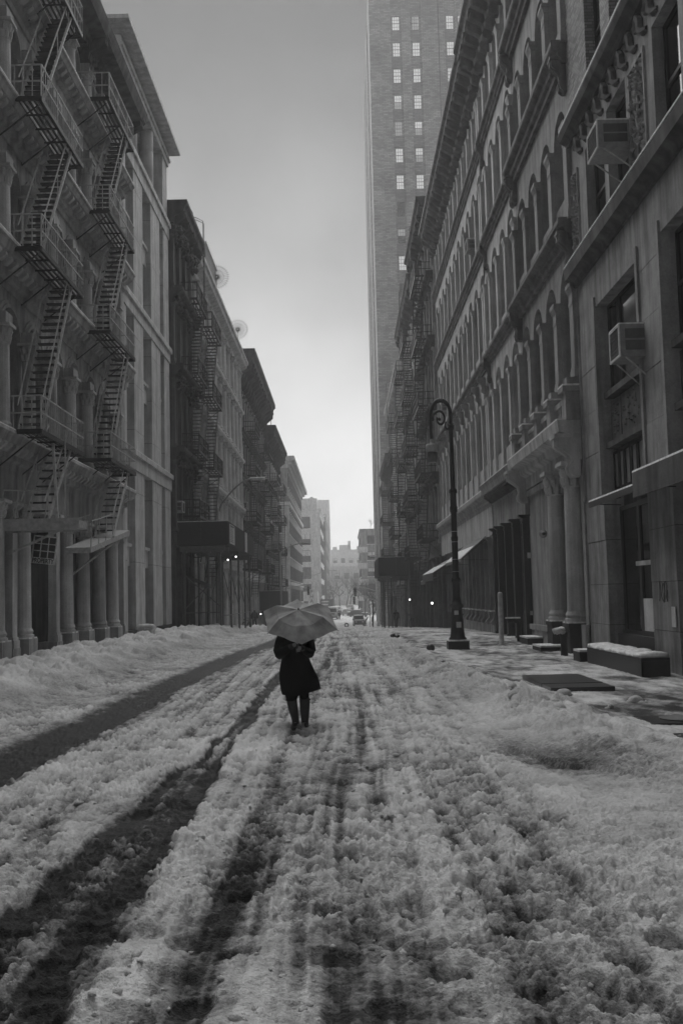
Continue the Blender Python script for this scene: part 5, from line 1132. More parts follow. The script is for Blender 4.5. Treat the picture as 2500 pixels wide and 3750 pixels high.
for i, (x, y, w, d, h, lab) in enumerate([(5.55, 30.3, .8, 1.3, .22, 'low dark step with thick snow before the entrance columns'), (5.6, 25.3, .5, .7, .34, 'small dark step block with snow beside the pier of the nearest front'), (5.9, 34.5, .7, 1.6, .3, 'black stone block with snow at the foot of the entrance pier')]):
    r = thing('door_step', lab, 'step', (x, y, 0)); q = MB(); q.box(0, w, -d/2, d/2, -.2, h); lpart('block', q, M_GRAN_D, r); q = MB(); q.box(.0, w, -d/2+.02, d/2-.02, h, h+.05); lpart('snow_cap', q, M_SNOW, r)
r = thing('round_camera', 'round wall camera on the entrance pier', 'wall camera', (6.2, 31.98, 3.6)); q = MB(); q.lathe([(.02, -.02), (.13, -.02), (.13, .02), (.08, .04), (.07, .1), (.02, .12)], (0, 0, 0), 14); o = lpart('dome', q, M_LIME, r, True); o.rotation_euler.x = math.pi/2; q = MB(); q.lathe([(.02, .1), (.055, .1), (.05, .15), (.02, .17)], (0, 0, 0), 12); o = lpart('lens', q, M_IRON, r, True); o.rotation_euler.x = math.pi/2  # wall camera: grey ring round a dark lens
r = thing('intercom_panel', 'dark intercom panel with three pale buttons beside the columns', 'intercom', (6.9, 31.99, 1.35)); q = MB(); q.box(-.2, .2, -.03, 0, 0, .62); lpart('plate', q, M_DARK, r)
for k in range(3): q = MB(); q.lathe([(.025, 0), (.025, .02)], (0, 0, 0), 8); o = link('button', q.mesh('button', M_PALE), r, (7.03, 31.955, 1.45+.11*k)); o.rotation_euler.x = math.pi/2
r = thing('notice_sheet', 'small pale notice pasted on the pier at the right frame edge', 'notice', (6.49, 20.45, 1.25)); q = MB(); q.box(-.02, 0, -.12, .12, -.2, .2); lpart('sheet', q, M_PALE, r)
x, y = 2.5, 30.7; r = thing('ball', 'dark round ball resting on the snow near the lamp post', 'ball', (x, y, ground_z(x, y)+.09)); q = MB(); q.lathe([(.125*math.sin(a)+.001, -.125*math.cos(a)) for a in np.linspace(0, math.pi, 14)], (0, 0, 0), 18); lpart('shell', q, plain('dark rubber', .05, .4), r, True)
def rubbish(label, x, y, sc, seed):
    rnd = random.Random(seed); r = thing('rubbish', label, 'rubbish', (x, y, ground_z(x, y)), 'rubbish frozen into the kerb snow'); vs, fs = ico_clods([(0, 0, .03, sc), (sc*.8, .1, .02, sc*.7), (-sc*.7, -.05, .05, sc*.5)], seed); q = MB(); q.add(vs, fs); lpart('bag', q, M_SHOP, r)
    q = MB(); q.add([(-sc, 0, .1), (0, -sc, .15), (sc*.4, .1, .3*sc+.1), (-.2*sc, .3, .05)], [(0, 1, 2), (0, 2, 3)]); lpart('flap', q, M_RAIL, r)
rubbish('crumpled dark rubbish on the kerb ridge in front of the ball', 2.3, 24.5, .13, 5); rubbish('dark cardboard scrap in the snow near the right shed', 1.95, 41.5, .16, 8)
for lab, y in (('pale concrete planter tub on the left bank side of the cast iron front', 41.6),):
    r = thing('planter', lab, 'planter', (-8.0, y, .1)); q = MB(); q.lathe([(.3, -.3), (.36, .55), (.42, .58), (.42, .7), (.36, .7)], (0, 0, 0), 8); lpart('tub', q, M_PALE, r); q = MB(); q.lathe([(.38, .7), (.3, .78), (.05, .8)], (0, 0, 0), 8); lpart('snow_cap', q, M_SNOW, r, True)
def trellis(label, y, R):
    r = thing('roof_fan_guard', label, 'trellis', (-8.9, y, 25.6), 'round spoked guards on the left roof'); q = MB()
    for k in range(32): a = 2*math.pi*k/32; q.tube([(.05*math.cos(a), 0, .05*math.sin(a)), (R*math.cos(a), 0, R*math.sin(a))], .017, 3)
    lpart('spokes', q, M_POST, r); q = MB()
    for rr in (R*.55, R*.85): q.tube([(rr*math.cos(2*math.pi*k/28), 0, rr*math.sin(2*math.pi*k/28)) for k in range(28)], .014, 4, True)
    lpart('hoop', q, M_POST, r); q = MB(); q.bar((0, .05, -1.6), (0, .05, 0), .05); lpart('mast', q, M_POST, r)
trellis('round spoked guard on the roof edge nearer, beside the ladder', 74.5, .95); trellis('round spoked guard on the roof edge farther back', 89.5, .95)
r = thing('water_cabinet', 'boxy roof cabin behind the sooty front cornice', 'roof cabin', (-10.6, 72, 23.6)); q = MB(); q.box(-1.5, 1.6, -3, 3, 0, 2.6); lpart('wall', q, M_MID, r); q = MB(); q.box(-1.6, 1.7, -3.1, 3.1, 2.6, 2.75); lpart('roof', q, M_SNOW, r)
# ------------------------------------------------------------------ people
import bmesh
def skin_part(name, joints, edges, mat, parent, root_i=0, sub=2):
    """one continuous surface grown round a skeleton: joints are (x, y, z, r) or (x, y, z, rx, ry)"""
    me = bpy.data.meshes.new(name); bm = bmesh.new(); ly = bm.verts.layers.skin.verify(); vs = []
    for j in joints:
        v = bm.verts.new(j[:3]); v[ly].radius = (j[3], j[4] if len(j) > 4 else j[3]); vs.append(v)
    vs[root_i][ly].use_root = True
    for a, b in edges: bm.edges.new((vs[a], vs[b]))
    bm.to_mesh(me); bm.free(); me.materials.append(mat)
    o = link(name, me, parent, WL[parent.name])
    m = o.modifiers.new('skin', 'SKIN'); m.use_smooth_shade = True
    m = o.modifiers.new('smooth', 'SUBSURF'); m.levels = 1; m.render_levels = sub
    return o
M_COAT = plain('black wool coat', .008, .95, .08); M_BOOT = plain('grey rubber boots', .035, .5, .35); M_SKIN = plain('skin', .28, .6, .3); M_CUFF = plain('grey knit cuff', .05, .9, .1)
def woman():
    x, y = -.664, 14.65; z = ground_z(x-.06, y-.05)-.025
    r = thing('person', 'person in a flaring black coat and tall boots holding an umbrella before the face', 'person', (x, y, z))
    J = [(-.05,0,.86,.12,.1), (-.05,0,1.08,.115,.09), (-.05,-.01,1.26,.13,.095), (-.045,-.02,1.385,.05), (-.04,-.05,1.47,.07,.08), (-.04,-.05,1.56,.075,.085), (-.04,-.04,1.62,.04),
         (-.2,0,1.32,.055), (-.29,-.05,1.05,.042), (-.08,-.25,1.16,.03), (.1,0,1.32,.055), (.17,-.05,1.05,.042), (.05,-.25,1.13,.03),
         (-.12,0,.78,.085), (-.115,-.02,.43,.055), (-.065,0,.1,.038), (-.068,-.1,.045,.03), (.03,0,.78,.085), (.06,-.02,.43,.055), (.066,-.04,.1,.038), (.066,-.15,.04,.03),
         (-.04,-.125,1.5,.014), (-.025,-.285,1.185,.028,.02), (.005,-.28,1.12,.028,.02)]
    E_ = [(0,1),(1,2),(2,3),(3,4),(4,5),(5,6),(2,7),(7,8),(8,9),(2,10),(10,11),(11,12),(0,13),(13,14),(14,15),(15,16),(0,17),(17,18),(18,19),(19,20),(4,21),(9,22),(12,23)]
    skin_part('body', J, E_, M_SKIN, r)
    for sx, hx, hz in ((1, -.02, 1.19), (-1, .005, 1.115)):    # fingers closed round the shaft
        for k in range(4):
            zz = hz+.03-.019*k; l = (.9, 1, .95, .75)[k]
            skin_part('finger', [(hx-.018*sx, -.285, zz, .0085), (hx-.012*sx, -.318*1.0, zz+.004, .0085), (hx+.016*sx*l, -.33, zz+.006, .008), (hx+.03*sx*l, -.31, zz+.004, .007)], [(0,1),(1,2),(2,3)], M_SKIN, r, 0, 1)
        skin_part('thumb', [(hx-.012*sx, -.275, hz+.02, .01), (hx+.008*sx, -.28, hz+.05, .009), (hx+.02*sx, -.3, hz+.06, .008)], [(0,1),(1,2)], M_SKIN, r, 0, 1)
    def ring(z, xl, xr, d, n=20, yc=0, dz=0, fl=0):
        c, w = (xl+xr)/2, (xr-xl)/2
        return [(c+w*math.cos(2*math.pi*k/n), yc+d*math.sin(2*math.pi*k/n)*(1+fl*math.cos(6*math.pi*k/n)), z+dz*max(0, math.cos(2*math.pi*k/n))) for k in range(n)]
    q = MB(); q.loft([ring(1.41, -.1, .02, .06), ring(1.385, -.18, .08, .09), ring(1.34, -.24, .145, .115), ring(1.25, -.255, .16, .14), ring(1.12, -.245, .14, .145), ring(.99, -.243, .136, .14),
        ring(.9, -.262, .17, .155), ring(.8, -.281, .215, .17, fl=.03), ring(.7, -.284, .258, .185, dz=.015, fl=.05), ring(.6, -.275, .283, .2, dz=.03, fl=.07), ring(.53, -.265, .293, .205, dz=.04, fl=.09), ring(.475, -.25, .298, .2, dz=.07, fl=.1)], False)
    lpart('coat', q, M_COAT, r, True)
    q = MB(); q.tube([(-.2,0,1.33), (-.25,-.01,1.2), (-.285,-.03,1.08), (-.27,-.08,1.045), (-.19,-.17,1.09), (-.11,-.235,1.145)], [.085,.085,.078,.075,.062,.05], 10); lpart('sleeve', q, M_COAT, r, True)
    q = MB(); q.add([(-.27,.03,1.3), (-.345,-.02,1.15), (-.335,-.02,1.0), (-.25,-.02,.985), (-.23,.02,1.2), (-.27,.07,1.3), (-.335,.05,1.15), (-.325,.05,1.01), (-.25,.05,.99), (-.23,.06,1.2)], [(0,1,2,3,4),(9,8,7,6,5),(0,5,6,1),(1,6,7,2),(2,7,8,3),(3,8,9,4),(4,9,5,0)]); lpart('cape', q, M_COAT, r)
    q = MB(); q.tube([(.11,0,1.33), (.15,-.01,1.2), (.172,-.03,1.08), (.155,-.08,1.045), (.11,-.17,1.08), (.07,-.23,1.12)], [.075,.075,.07,.068,.058,.048], 10); lpart('sleeve', q, M_COAT, r, True)
    q = MB(); q.tube([(-.115,-.225,1.14), (-.06,-.26,1.17)], [.046,.034], 10); lpart('cuff', q, M_CUFF, r, True); q = MB(); q.tube([(.075,-.22,1.115), (.03,-.262,1.125)], [.044,.032], 10); lpart('cuff', q, M_CUFF, r, True)
    q = MB(); q.loft([ring(.85, -.2, .1, .12), ring(.55, -.22, .125, .14), ring(.44, -.2, -.03, .1), ], False); q.loft([ring(.56, -.2, -.02, .11), ring(.44, -.196, -.03, .1), ring(.385, -.192, -.05, .09)], False); q.loft([ring(.56, -.03, .13, .11), ring(.44, -.005, .125, .1), ring(.41, .0, .122, .09)], False); lpart('skirt', q, plain('dark skirt', .01, .95, .08), r, True)
    for cx, yk, fy, za in ((-.115, -.015, 0.0, 0), (.064, -.015, -.04, 0)):
        a = cx+(.05 if cx < 0 else .004)
        q = MB(); rings = []
        for z_, c_, w, d, yo in ((.43, cx, .072, .068, yk), (.36, cx+.004, .074, .072, yk), (.25, cx+(a-cx)*.45, .068, .07, yk+.0), (.14, cx+(a-cx)*.85, .055, .058, fy), (.09, a, .05, .066, fy-.01), (.06, a, .055, .105, fy-.05), (.02, a, .059, .13, fy-.075), (0, a, .057, .13, fy-.075)):
            rings.append([(c_+w*math.cos(2*math.pi*k/14), yo+d*math.sin(2*math.pi*k/14), z_) for k in range(14)])
        q.loft(rings); b = lpart('boot', q, M_BOOT, r, True)
        q = MB(); q.loft([[(a+.054*math.cos(2*math.pi*k/14), fy-.075+.13*math.sin(2*math.pi*k/14), zz) for k in range(14)] for zz in (-.012, .022)]); link('sole', q.mesh('sole', M_COAT), b, WL[b.name])
        q = MB(); q.box(cx+(.055 if cx > 0 else -.085), cx+(.085 if cx > 0 else -.055), -.04, 0, .39, .41); link('strap', q.mesh('strap', M_COAT), b, WL[b.name])
    q = MB(); q.lathe([(.02, -.16), (.07, -.12), (.088, 0), (.086, .08), (.05, .12), (.01, .13)], (-.04, -.025, 1.54), 12); lpart('hair', q, M_COAT, r, True)
    for sx in (-.03, .03): q = MB(); q.lathe([(.001, -.007), (.008, 0), (.001, .007)], (-.04+sx, -.125, 1.545), 8); lpart('eye', q, M_DARK, r)
    q = MB(); q.box(-.06, -.02, -.128, -.12, 1.462, 1.47); lpart('mouth', q, M_CUFF, r)
    return WL[r.name]
W0 = woman()
def umbrella(W0):
    apex = W0+Vector((.03, -.56, 1.665)); ax = Vector((.015, -.55, .835)).normalized()
    r = thing('umbrella', 'grey folding umbrella tilted forward, hiding the face of the person', 'umbrella', apex)
    e1 = Vector((1, 0, 0)); e1 = (e1-ax*e1.dot(ax)).normalized(); e2 = ax.cross(e1)   # e2 points up the picture
    if e2.z < 0: e2 = -e2
    R, Hh = .53, .175
    prof = [(0, 1), (.12, .98), (.3, .94), (.48, .9), (.62, .87), (.645, .83), (.83, .4), (1, 0)]
    ns, nd = 6, 10; vs = []; fs = []
    for q_, k_ in prof:
        for sct in range(ns):
            for j in range(nd):
                t = j/nd; a0 = -math.pi/2+.1+2*math.pi*sct/ns; a1 = a0+2*math.pi/ns
                sag = math.sin(math.pi*t)
                p0, p1 = Vector((math.cos(a0), math.sin(a0))), Vector((math.cos(a1), math.sin(a1)))
                p = p0.lerp(p1, t)*q_*(1+.03*sag*(1-q_)-.02*sag*q_**3)
                rs = (1.06, 1.1, .97, .9, 1.03, .95)[sct]*(1-t)+(1.06, 1.1, .97, .9, 1.03, .95)[(sct+1) % ns]*t
                hgt = Hh*k_-.055*sag*min(1, q_*1.5)*(1 if q_ < .7 else .45 if q_ < .9 else .05)+(.012*math.sin(9*t+sct*2.1)*q_*sag)
                v = e1*(p.x*R*rs)+e2*(p.y*R*rs)+ax*(hgt-Hh); vs.append(v)
    n = ns*nd
    for i in range(len(prof)-1):
        for k in range(n): fs.append((i*n+k, i*n+(k+1) % n, (i+1)*n+(k+1) % n, (i+1)*n+k))
    q = MB(); q.add(vs, fs); me = q.mesh('canopy', plain('grey umbrella cloth', .33, .75, .25), False)
    o = link('canopy', me, r, apex); m = o.modifiers.new('thick', 'SOLIDIFY'); m.thickness = .0015; m = o.modifiers.new('soft', 'SUBSURF'); m.levels = 0; m.render_levels = 0
    for s_ in range(6):
        a0 = -math.pi/2+.1+2*math.pi*s_/6; d = e1*math.cos(a0)+e2*math.sin(a0); rs = (1.06, 1.1, .97, .9, 1.03, .95)[s_]
        q = MB(); q.tube([d*(R*rs*f)+ax*(Hh*k-Hh-.008) for f, k in prof]+[d*(R*rs*1.03)-ax*(Hh+.01)], .004, 4); link('rib', q.mesh('rib', M_IRON), r, apex)
    q = MB(); q.tube([ax*.0, ax*.028], [.01, .007], 8); link('tip', q.mesh('tip', M_IRON), r, apex)
    hand = W0+Vector((-.012, -.305, 1.10))-apex
    q = MB(); q.tube([ax*-.005, hand*.93], .006, 6); link('shaft', q.mesh('shaft', M_RAIL), r, apex)
    q = MB(); q.tube([hand*.84, hand, hand*1.06], [.013, .015, .012], 8); link('handle', q.mesh('handle', M_CUFF), r, apex)
umbrella(W0)
def walker(label, x, y, h, rz, mat, lean=0.0, stride=.14, z=None, group='people far down the street'):
    z = (z if z is not None else zg(y)+.05); r = thing('person', label, 'person', (x, y, z), group, rz); k = h/1.75
    def P(a, b, c, *rad): return (a*k, (b-(c-.9)*lean if c > .9 else b)*k, (c-(.35*lean*(c-.9) if c > .9 else 0))*k)+tuple(v*k for v in rad)
    J = [P(0,0,.95,.17,.14), P(0,0,1.2,.18,.14), P(0,0,1.4,.19,.13), P(0,0,1.52,.07), P(0,-.02,1.62,.09,.1), P(0,-.02,1.72,.07),
         P(-.22,0,1.42,.08), P(-.28,-.03,1.15,.07), P(-.25,-.2,.95,.055), P(.22,0,1.42,.08), P(.28,.02,1.15,.07), P(.26,-.1,.92,.055),
         P(-.1,0,.85,.12), P(-.11,-stride*.6,.48,.08), P(-.11,-stride*.7,.08,.06), P(-.11,-stride-.14,.04,.05), P(.1,0,.85,.12), P(.11,stride*.4,.48,.08), P(.11,stride,.08,.06), P(.11,stride-.16,.04,.05)]
    E_ = [(0,1),(1,2),(2,3),(3,4),(4,5),(2,6),(6,7),(7,8),(2,9),(9,10),(10,11),(0,12),(12,13),(13,14),(14,15),(0,16),(16,17),(17,18),(18,19)]
    skin_part('body', J, E_, mat, r, 0, 1)
    q = MB(); q.lathe([(.2*k, .75*k), (.24*k, .95*k), (.22*k, 1.2*k), (.24*k, 1.4*k), (.12*k, 1.52*k)], (0, 0, 0), 10, 1, .75)
    if lean == 0: lpart('jacket', q, M_COAT, r, True)
    return r
walker('hooded person with a backpack walking away on the left pavement past the shed', -8.4, 96, 1.78, math.pi, M_COAT, z=zg(96)+.3)
r = thing('backpack', 'dark backpack on the hooded walker at left', 'backpack', (-8.4, 95.75, zg(96)+1.4)); q = MB(); q.loft([[(a*w, b*.14-.02, z_) for a, b in ((-1,-.6),(-.7,-1),(.7,-1),(1,-.6),(1,1),(-1,1))] for z_, w in ((0,.15),(.1,.2),(.35,.2),(.48,.13))]); lpart('bag', q, M_DARK2, r)
r = thing('carrier_bag', 'white carrier bag by the hooded walker', 'bag', (-7.85, 95.9, zg(96)+.3)); q = MB(); q.loft([[(w*a, .1*b, z_) for a, b in ((-1,-1),(1,-1),(1,1),(-1,1))] for z_, w in ((0,.16),(.3,.24),(.5,.14))]); lpart('sack', q, M_PALE, r); q = MB(); q.tube([(-.08,0,.5),(0,0,.72),(.08,0,.5)], .015, 4); lpart('handle', q, M_PALE, r)
walker('dark figure stooping over the bonnet of the dark snowy vehicle', 3.55, 183, 1.8, math.pi/2, M_COAT, lean=.55, z=zg(183)+.05)
walker('dark figure standing at the right pavement behind the shed leg', 4.85, 99, 1.8, .3, M_COAT)
walker('small dark figure walking by the pale van far up the street', -1.2, 222, 1.75, .2, M_COAT)
walker('paler small figure beside the dark one near the pale van', -1.75, 224, 1.75, .2, M_MID)
walker('faint figure standing on the far right corner before the tower', 4.6, 176, 1.8, 1.2, M_DARK2)
# ------------------------------------------------------------------ vehicles
def vehicle(name, label, cat, x, y, rz, L, Wd, Hh, mat, kind='suv', snow=True, lights=True):
    z = zg(y)+.03; r = thing(name, label, cat, (x, y, z), 'snowed-on vehicles up the street', rz); w = Wd/2; cl = .28; hb = Hh*.56
    if kind == 'van': pr = [(-L/2, cl), (-L/2, Hh*.45), (-L/2+.25, Hh*.5), (-L/2+.9, Hh*.95), (-L/2+1.2, Hh), (L/2, Hh), (L/2, cl)]
    elif kind == 'suv': pr = [(-L/2, cl), (-L/2-.03, .6), (-L/2+.08, hb), (-L/2+1.15, hb+.06), (-L/2+1.75, Hh*.97), (-L/2+2.1, Hh), (L/2-.4, Hh*.98), (L/2-.05, hb+.1), (L/2, cl)]
    else: pr = [(-L/2, cl), (-L/2, .6), (-L/2+.1, hb), (-L/2+1.2, hb+.06), (-L/2+2.0, Hh), (L/2-1.2, Hh), (L/2-.5, hb+.1), (L/2, hb), (L/2, cl)]
    rings = []
    for xx, ins in ((-w, .06), (-w+.05, 0), (w-.05, 0), (w, .06)):
        rings.append([(xx*(1 if c < hb+.12 else .86), a, c-(ins if c > hb else 0)) for a, c in pr])
    q = MB(); q.loft(rings); lpart('body', q, mat, r)
    q = MB()
    a0, a1 = [(a, c) for a, c in pr if c > hb+.04][0], None
    ws = [p for p in pr if p[1] > hb][0:2]
    (ya, za), (yb, zb) = (pr[3], pr[4]) if kind != 'van' else (pr[2], pr[3])
    q.add([(-w*.8, ya+(yb-ya)*.12-.02, za+(zb-za)*.12), (w*.8, ya+(yb-ya)*.12-.02, za+(zb-za)*.12), (w*.74, ya+(yb-ya)*.9-.02, za+(zb-za)*.9+.01), (-w*.74, ya+(yb-ya)*.9-.02, za+(zb-za)*.9+.01)], [(0, 1, 2, 3)])
    for sx in (-1, 1): q.box(sx*w*.885, sx*w*.9, yb+.1, L/2-.7, hb+.16, Hh*.9)
    lpart('windscreen', q, M_GLASS, r)
    wr = .36 if kind != 'sedan' else .31
    for sx in (-1, 1):
        for yy in (-L/2+.85, L/2-.85):
            q = MB(); q.lathe([(wr*.6, -.1), (wr, -.1), (wr, .1), (wr*.6, .1)], (0, 0, 0), 14); o = link('wheel', q.mesh('wheel', M_SHOP), r, WL[r.name]+Vector((sx*(w-.08), yy, wr))); o.rotation_euler.y = math.pi/2; o.location = (sx*(w-.08), yy, wr)
            q = MB(); q.lathe([(.02, -.06), (wr*.55, -.06), (wr*.55, .105), (.02, .09)], (0, 0, 0), 10); link('rim', q.mesh('rim', M_POST), o, WL[o.name])
    for sx in (-1, 1):
        q = MB(); q.box(sx*w*.62-.13, sx*w*.62+.13, -L/2-.05, -L/2+.05, hb-.34, hb-.16); lpart('headlight', q, M_PALE, r)
        q = MB(); q.box(sx*(w+.02), sx*(w+.2), yb-.35, yb-.25, hb+.12, hb+.3); lpart('mirror', q, M_SHOP, r)
    q = MB(); q.box(-w*.45, w*.45, -L/2-.055, -L/2+.02, hb-.36, hb-.14); lpart('grille', q, M_SHOP, r)
    q = MB(); q.box(-w*.98, w*.98, -L/2-.09, -L/2+.1, .34, .54); lpart('bumper', q, M_SHOP, r)
    if snow:
        t = [p for p in pr if p[1] > Hh*.93]; q = MB(); y0, y1 = t[0][0]+.1, t[-1][0]-.1
        q.loft([[(-w*.8, yy, Hh), (-w*.75, yy, Hh+h_), (0, yy, Hh+h_*1.3), (w*.75, yy, Hh+h_), (w*.8, yy, Hh)] for yy, h_ in ((y0, .03), (y0+.2, .14), (y1-.2, .15), (y1, .03))]); lpart('snow_cap', q, M_SNOW, r, True)
        q = MB(); q.loft([[(-w*.85, yy, hb+.03), (-w*.7, yy, hb+h_), (w*.7, yy, hb+h_), (w*.85, yy, hb+.03)] for yy, h_ in ((-L/2+.15, .06), (-L/2+.5, .13), (-L/2+1.05, .14))]); lpart('bonnet_snow', q, M_SNOW, r, True)
    return r
M_CARD = plain('dark car paint', .03, .25, .6); M_CARP = plain('pale car paint', .45, .3, .5); M_CARM = plain('grey car paint', .12, .3, .5)
vehicle('stuck_suv', 'dark four wheel drive facing us at the crossing, roof white with snow', 'car', 2.4, 187, 0.05, 4.6, 1.95, 1.85, M_CARD, 'suv')
vehicle('delivery_van', 'pale van heaped with snow on the left side far up the street', 'van', -2.6, 226, -.05, 5.6, 2.1, 2.5, M_CARP, 'van')
vehicle('parked_car', 'dark car side-on with a thick white roof just behind the dark four wheel drive', 'car', 3.0, 236, math.radians(62), 4.7, 1.85, 1.5, M_CARD, 'sedan')
vehicle('parked_car', 'small dark car crossing left of the side-on car', 'car', .8, 244, math.radians(25), 4.3, 1.8, 1.5, M_CARM, 'sedan')
vehicle('parked_car', 'snow covered car far behind the pale van', 'car', -1.8, 262, .0, 4.5, 1.85, 1.55, M_CARP, 'sedan')
vehicle('parked_car', 'farthest pale car in the middle of the street', 'car', 1.4, 280, .05, 4.5, 1.85, 1.6, M_CARM, 'sedan')
vehicle('box_truck', 'pale truck with a snowy roof at the far right', 'truck', 7.4, 250, .1, 6, 2.2, 2.8, M_CARP, 'van')
r = thing('loose_tyre', 'black tyre lying in the snow left of the dark four wheel drive', 'tyre', (.2, 183.5, zg(183)+.3)); q = MB(); q.tube([(.3*math.cos(a), .12*math.sin(a), .3*math.sin(a)) for a in np.linspace(0, 6.28*19/20, 20)], .12, 7, True); lpart('tread', q, M_SHOP, r, True)
def street_sign(label, x, y, z, w, h):
    r = thing('street_sign', label, 'sign', (x, y, z)); q = MB(); q.box(-w/2, w/2, 0, .08, 0, h); lpart('board', q, M_DARK2, r)
    for k in range(2): q = MB(); q.box(-w*.4, w*.1+.2*k, -.012, -.002, h*(.2+.4*k), h*(.38+.4*k)); lpart('stripe', q, M_PALE, r)
    q = MB(); q.bar((w/2, .1, zg(y)-z), (w/2, .1, h+.3), .08); lpart('pole', q, M_POST, r)
street_sign('dark board sign with pale stripes right above the umbrella edge', -4.2, 240, -.4, 3.0, 1.7)
def bicycle(label, x, y, rz):
    r = thing('bicycle', label, 'bicycle', (x, y, zg(y)+.15), None, rz)
    for yy in (-.5, .5):
        q = MB(); q.tube([(0, yy+.33*math.cos(a), .34+.33*math.sin(a)) for a in np.linspace(0, 6.28*23/24, 24)], .022, 5, True); o = lpart('wheel', q, M_SHOP, r)
        q = MB()
        for k in range(8): a = math.pi*k/4; q.tube([(0, yy, .34), (0, yy+.32*math.cos(a), .34+.32*math.sin(a))], .004, 3)
        link('spokes', q.mesh('spokes', M_POST), o, WL[o.name])
    q = MB()
    for a, b in (((0,.5,.34),(0,.1,.32)), ((0,.5,.34),(0,.2,.78)), ((0,.2,.82),(0,.1,.32)), ((0,.1,.32),(0,-.36,.78)), ((0,.2,.78),(0,-.36,.82)), ((0,-.5,.34),(0,-.34,.98))): q.tube([a, b], .018, 5)
    lpart('frame', q, M_IRON, r); q = MB(); q.tube([(-.25,-.28,1.0),(0,-.36,.98),(.25,-.28,1.0)], .015, 5); lpart('handlebar', q, M_IRON, r)
    q = MB(); q.loft([[(a*w_, yy, .86+b*.03) for a, b in ((-1,-1),(1,-1),(1,1),(-1,1))] for yy, w_ in ((.08,.03),(.32,.09))]); lpart('saddle', q, M_SHOP, r)
bicycle('dark bicycle chained to the last posts of the left shed', -7.1, 74.5, .5)
bicycle('dark bicycle leaning by the shopfront past the right shed', 5.2, 80, -.4)
r = thing('hydrant', 'dark fire hydrant just past the hooded walker', 'hydrant', (-6.9, 99, zg(99)+.15)); q = MB(); q.lathe([(.17, 0), (.17, .06), (.12, .1), (.12, .5), (.15, .52), (.15, .58), (.1, .68), (.02, .74)], (0, 0, 0), 10); lpart('barrel', q, M_IRON, r, True); q = MB(); q.tube([(-.2, 0, .4), (.2, 0, .4)], .05, 8); lpart('outlet', q, M_IRON, r)
# ------------------------------------------------------------------ bare trees
def tree_mesh(seed, h):
    rnd = random.Random(seed); tr = MB(); cr = MB()
    def grow(p, d, l, r, dep):
        n = 3; pts = [p]; q = p.copy(); dd = d.copy()
        for k in range(n):
            dd = (dd+Vector((rnd.uniform(-1, 1), rnd.uniform(-1, 1), rnd.uniform(-.3, .6)))*.16).normalized(); q = q+dd*(l/n); pts.append(q.copy())
        (tr if dep < 1 else cr).tube(pts, [r*(1-.4*k/n) for k in range(n+1)], 5 if dep < 2 else 3)
        if dep >= 5: return
        for k in range(rnd.choice((2, 3, 3)) if dep else 4):
            a = dd.orthogonal().normalized(); a = Matrix.Rotation(rnd.uniform(0, 6.28), 3, dd) @ a
            nd = (dd*rnd.uniform(.6, 1.1)+a*rnd.uniform(.45, .9)+Vector((0, 0, .12))).normalized()
            grow(pts[rnd.choice((2, 3))] if dep else pts[rnd.choice((2, 3, 3))], nd, l*rnd.uniform(.62, .8), r*.55, dep+1)
    grow(Vector((0, 0, 0)), Vector((0, 0, 1)), h*.3, h*.016, 0)
    return tr.mesh('trunk', M_BARK, True), cr.mesh('crown', M_BARK, False)
TM = [tree_mesh(k, 12) for k in range(4)]
spots = [(5.2, 196, .75), (7.6, 214, 1.0), (4.6, 232, .95), (8.5, 246, 1.1), (3.4, 262, 1.0), (6.0, 285, 1.1), (1.5, 300, 1.0), (-1.5, 312, 1.1), (-4.2, 296, .95), (4.5, 325, 1.2), (0.5, 345, 1.3), (-3.5, 350, 1.2), (-5.0, 262, .7)]
tl = ['bare young tree at the right corner just past the tower', 'bare tree in front of the balcony block', 'slim bare tree leaning over the parked cars at right', 'tall bare tree against the balcony block facade', 'bare tree behind the side-on parked car',
      'tall bare tree mid street at right in the haze', 'hazy bare tree at the centre of the street end', 'hazy bare tree left of the street end centre', 'bare tree beside the narrow slab building', 'large faint bare tree below the far rowhouses', 'faintest bare tree in the middle of the far park', 'faint bare tree before the distant terrace at left', 'small bare street tree by the pharmacy corner']
for k, ((x, y, sc), lab) in enumerate(zip(spots, tl)):
    t_ = thing('bare_tree', lab, 'tree', (x, y, zg(y)-.1), 'bare winter trees', k*1.7); t_.scale = (sc, sc, sc)
    a, b = TM[k % 4]; link('trunk', a, t_, WL[t_.name]); link('crown', b, t_, WL[t_.name])
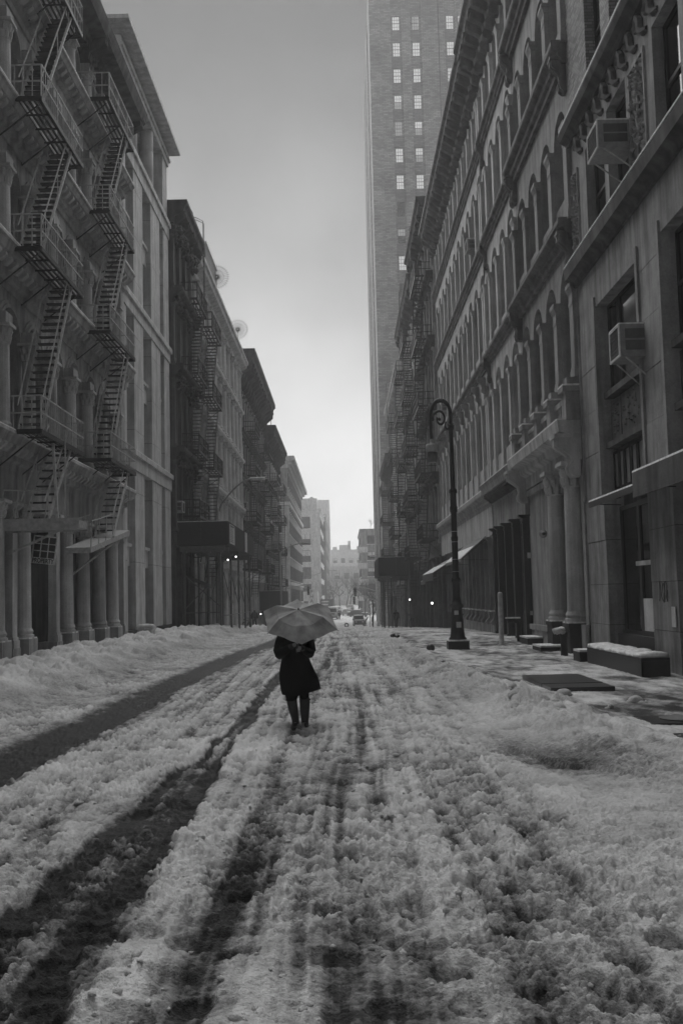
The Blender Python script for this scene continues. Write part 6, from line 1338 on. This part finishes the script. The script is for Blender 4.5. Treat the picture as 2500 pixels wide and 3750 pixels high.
for k, (x, y) in enumerate([(7, 264), (10, 265), (13, 264)]):
    t_ = thing('roof_shrub', ['bare shrub at the left end of the roof garden', 'bare shrub in the middle of the roof garden', 'bare shrub at the right of the roof garden'][k], 'shrub', (x, y, 18.9), 'roof garden shrubs', k); t_.scale = (.3, .3, .3)
    a, b = TM[k]; link('trunk', a, t_, WL[t_.name]); link('crown', b, t_, WL[t_.name])
# ------------------------------------------------------------------ steam over the crossing
rnd = random.Random(9); q = MB(); rings = []
for k in range(9):
    t_ = k/8; rr = math.sin(math.pi*(.08+.84*t_))
    rings.append([(-.4+2.6*t_-1.3+rr*.9*math.cos(2*math.pi*j/12)*rnd.uniform(.8, 1.2), rr*1.2*math.sin(2*math.pi*j/12)*.4, .4+1.3*t_+rr*1.0*math.sin(2*math.pi*j/12)*rnd.uniform(.8, 1.2)) for j in range(12)])
q.loft(rings)
m = bpy.data.materials.new('steam'); m.use_nodes = True; t = m.node_tree; t.nodes.clear()
pv = t.nodes.new('ShaderNodeVolumePrincipled'); mo = t.nodes.new('ShaderNodeOutputMaterial'); t.links.new(pv.outputs[0], mo.inputs['Volume'])
pv.inputs['Color'].default_value = (.97, .97, .97, 1); pv.inputs['Density'].default_value = .5
o = link('steam', q.mesh('steam', m, True), None, (.3, 185, zg(185)+.1)); tag(o, 'puff of white steam beside the dark four wheel drive at the crossing', 'steam', None, 'stuff'); m_ = o.modifiers.new('soft', 'SUBSURF'); m_.render_levels = 2
# ------------------------------------------------------------------ snowy air
hz = MB(); hz.box(-310, 310, -70, 910, -9, 125)
m = bpy.data.materials.new('snowy haze'); m.use_nodes = True; t = m.node_tree; t.nodes.clear()
pv = t.nodes.new('ShaderNodeVolumePrincipled'); mo = t.nodes.new('ShaderNodeOutputMaterial'); t.links.new(pv.outputs[0], mo.inputs['Volume'])
pv.inputs['Color'].default_value = (.95, .95, .95, 1); pv.inputs['Density'].default_value = .0013; pv.inputs['Anisotropy'].default_value = .2
o = link('haze', hz.mesh('haze', m)); tag(o, 'snowy haze filling the street', None, None, 'stuff')
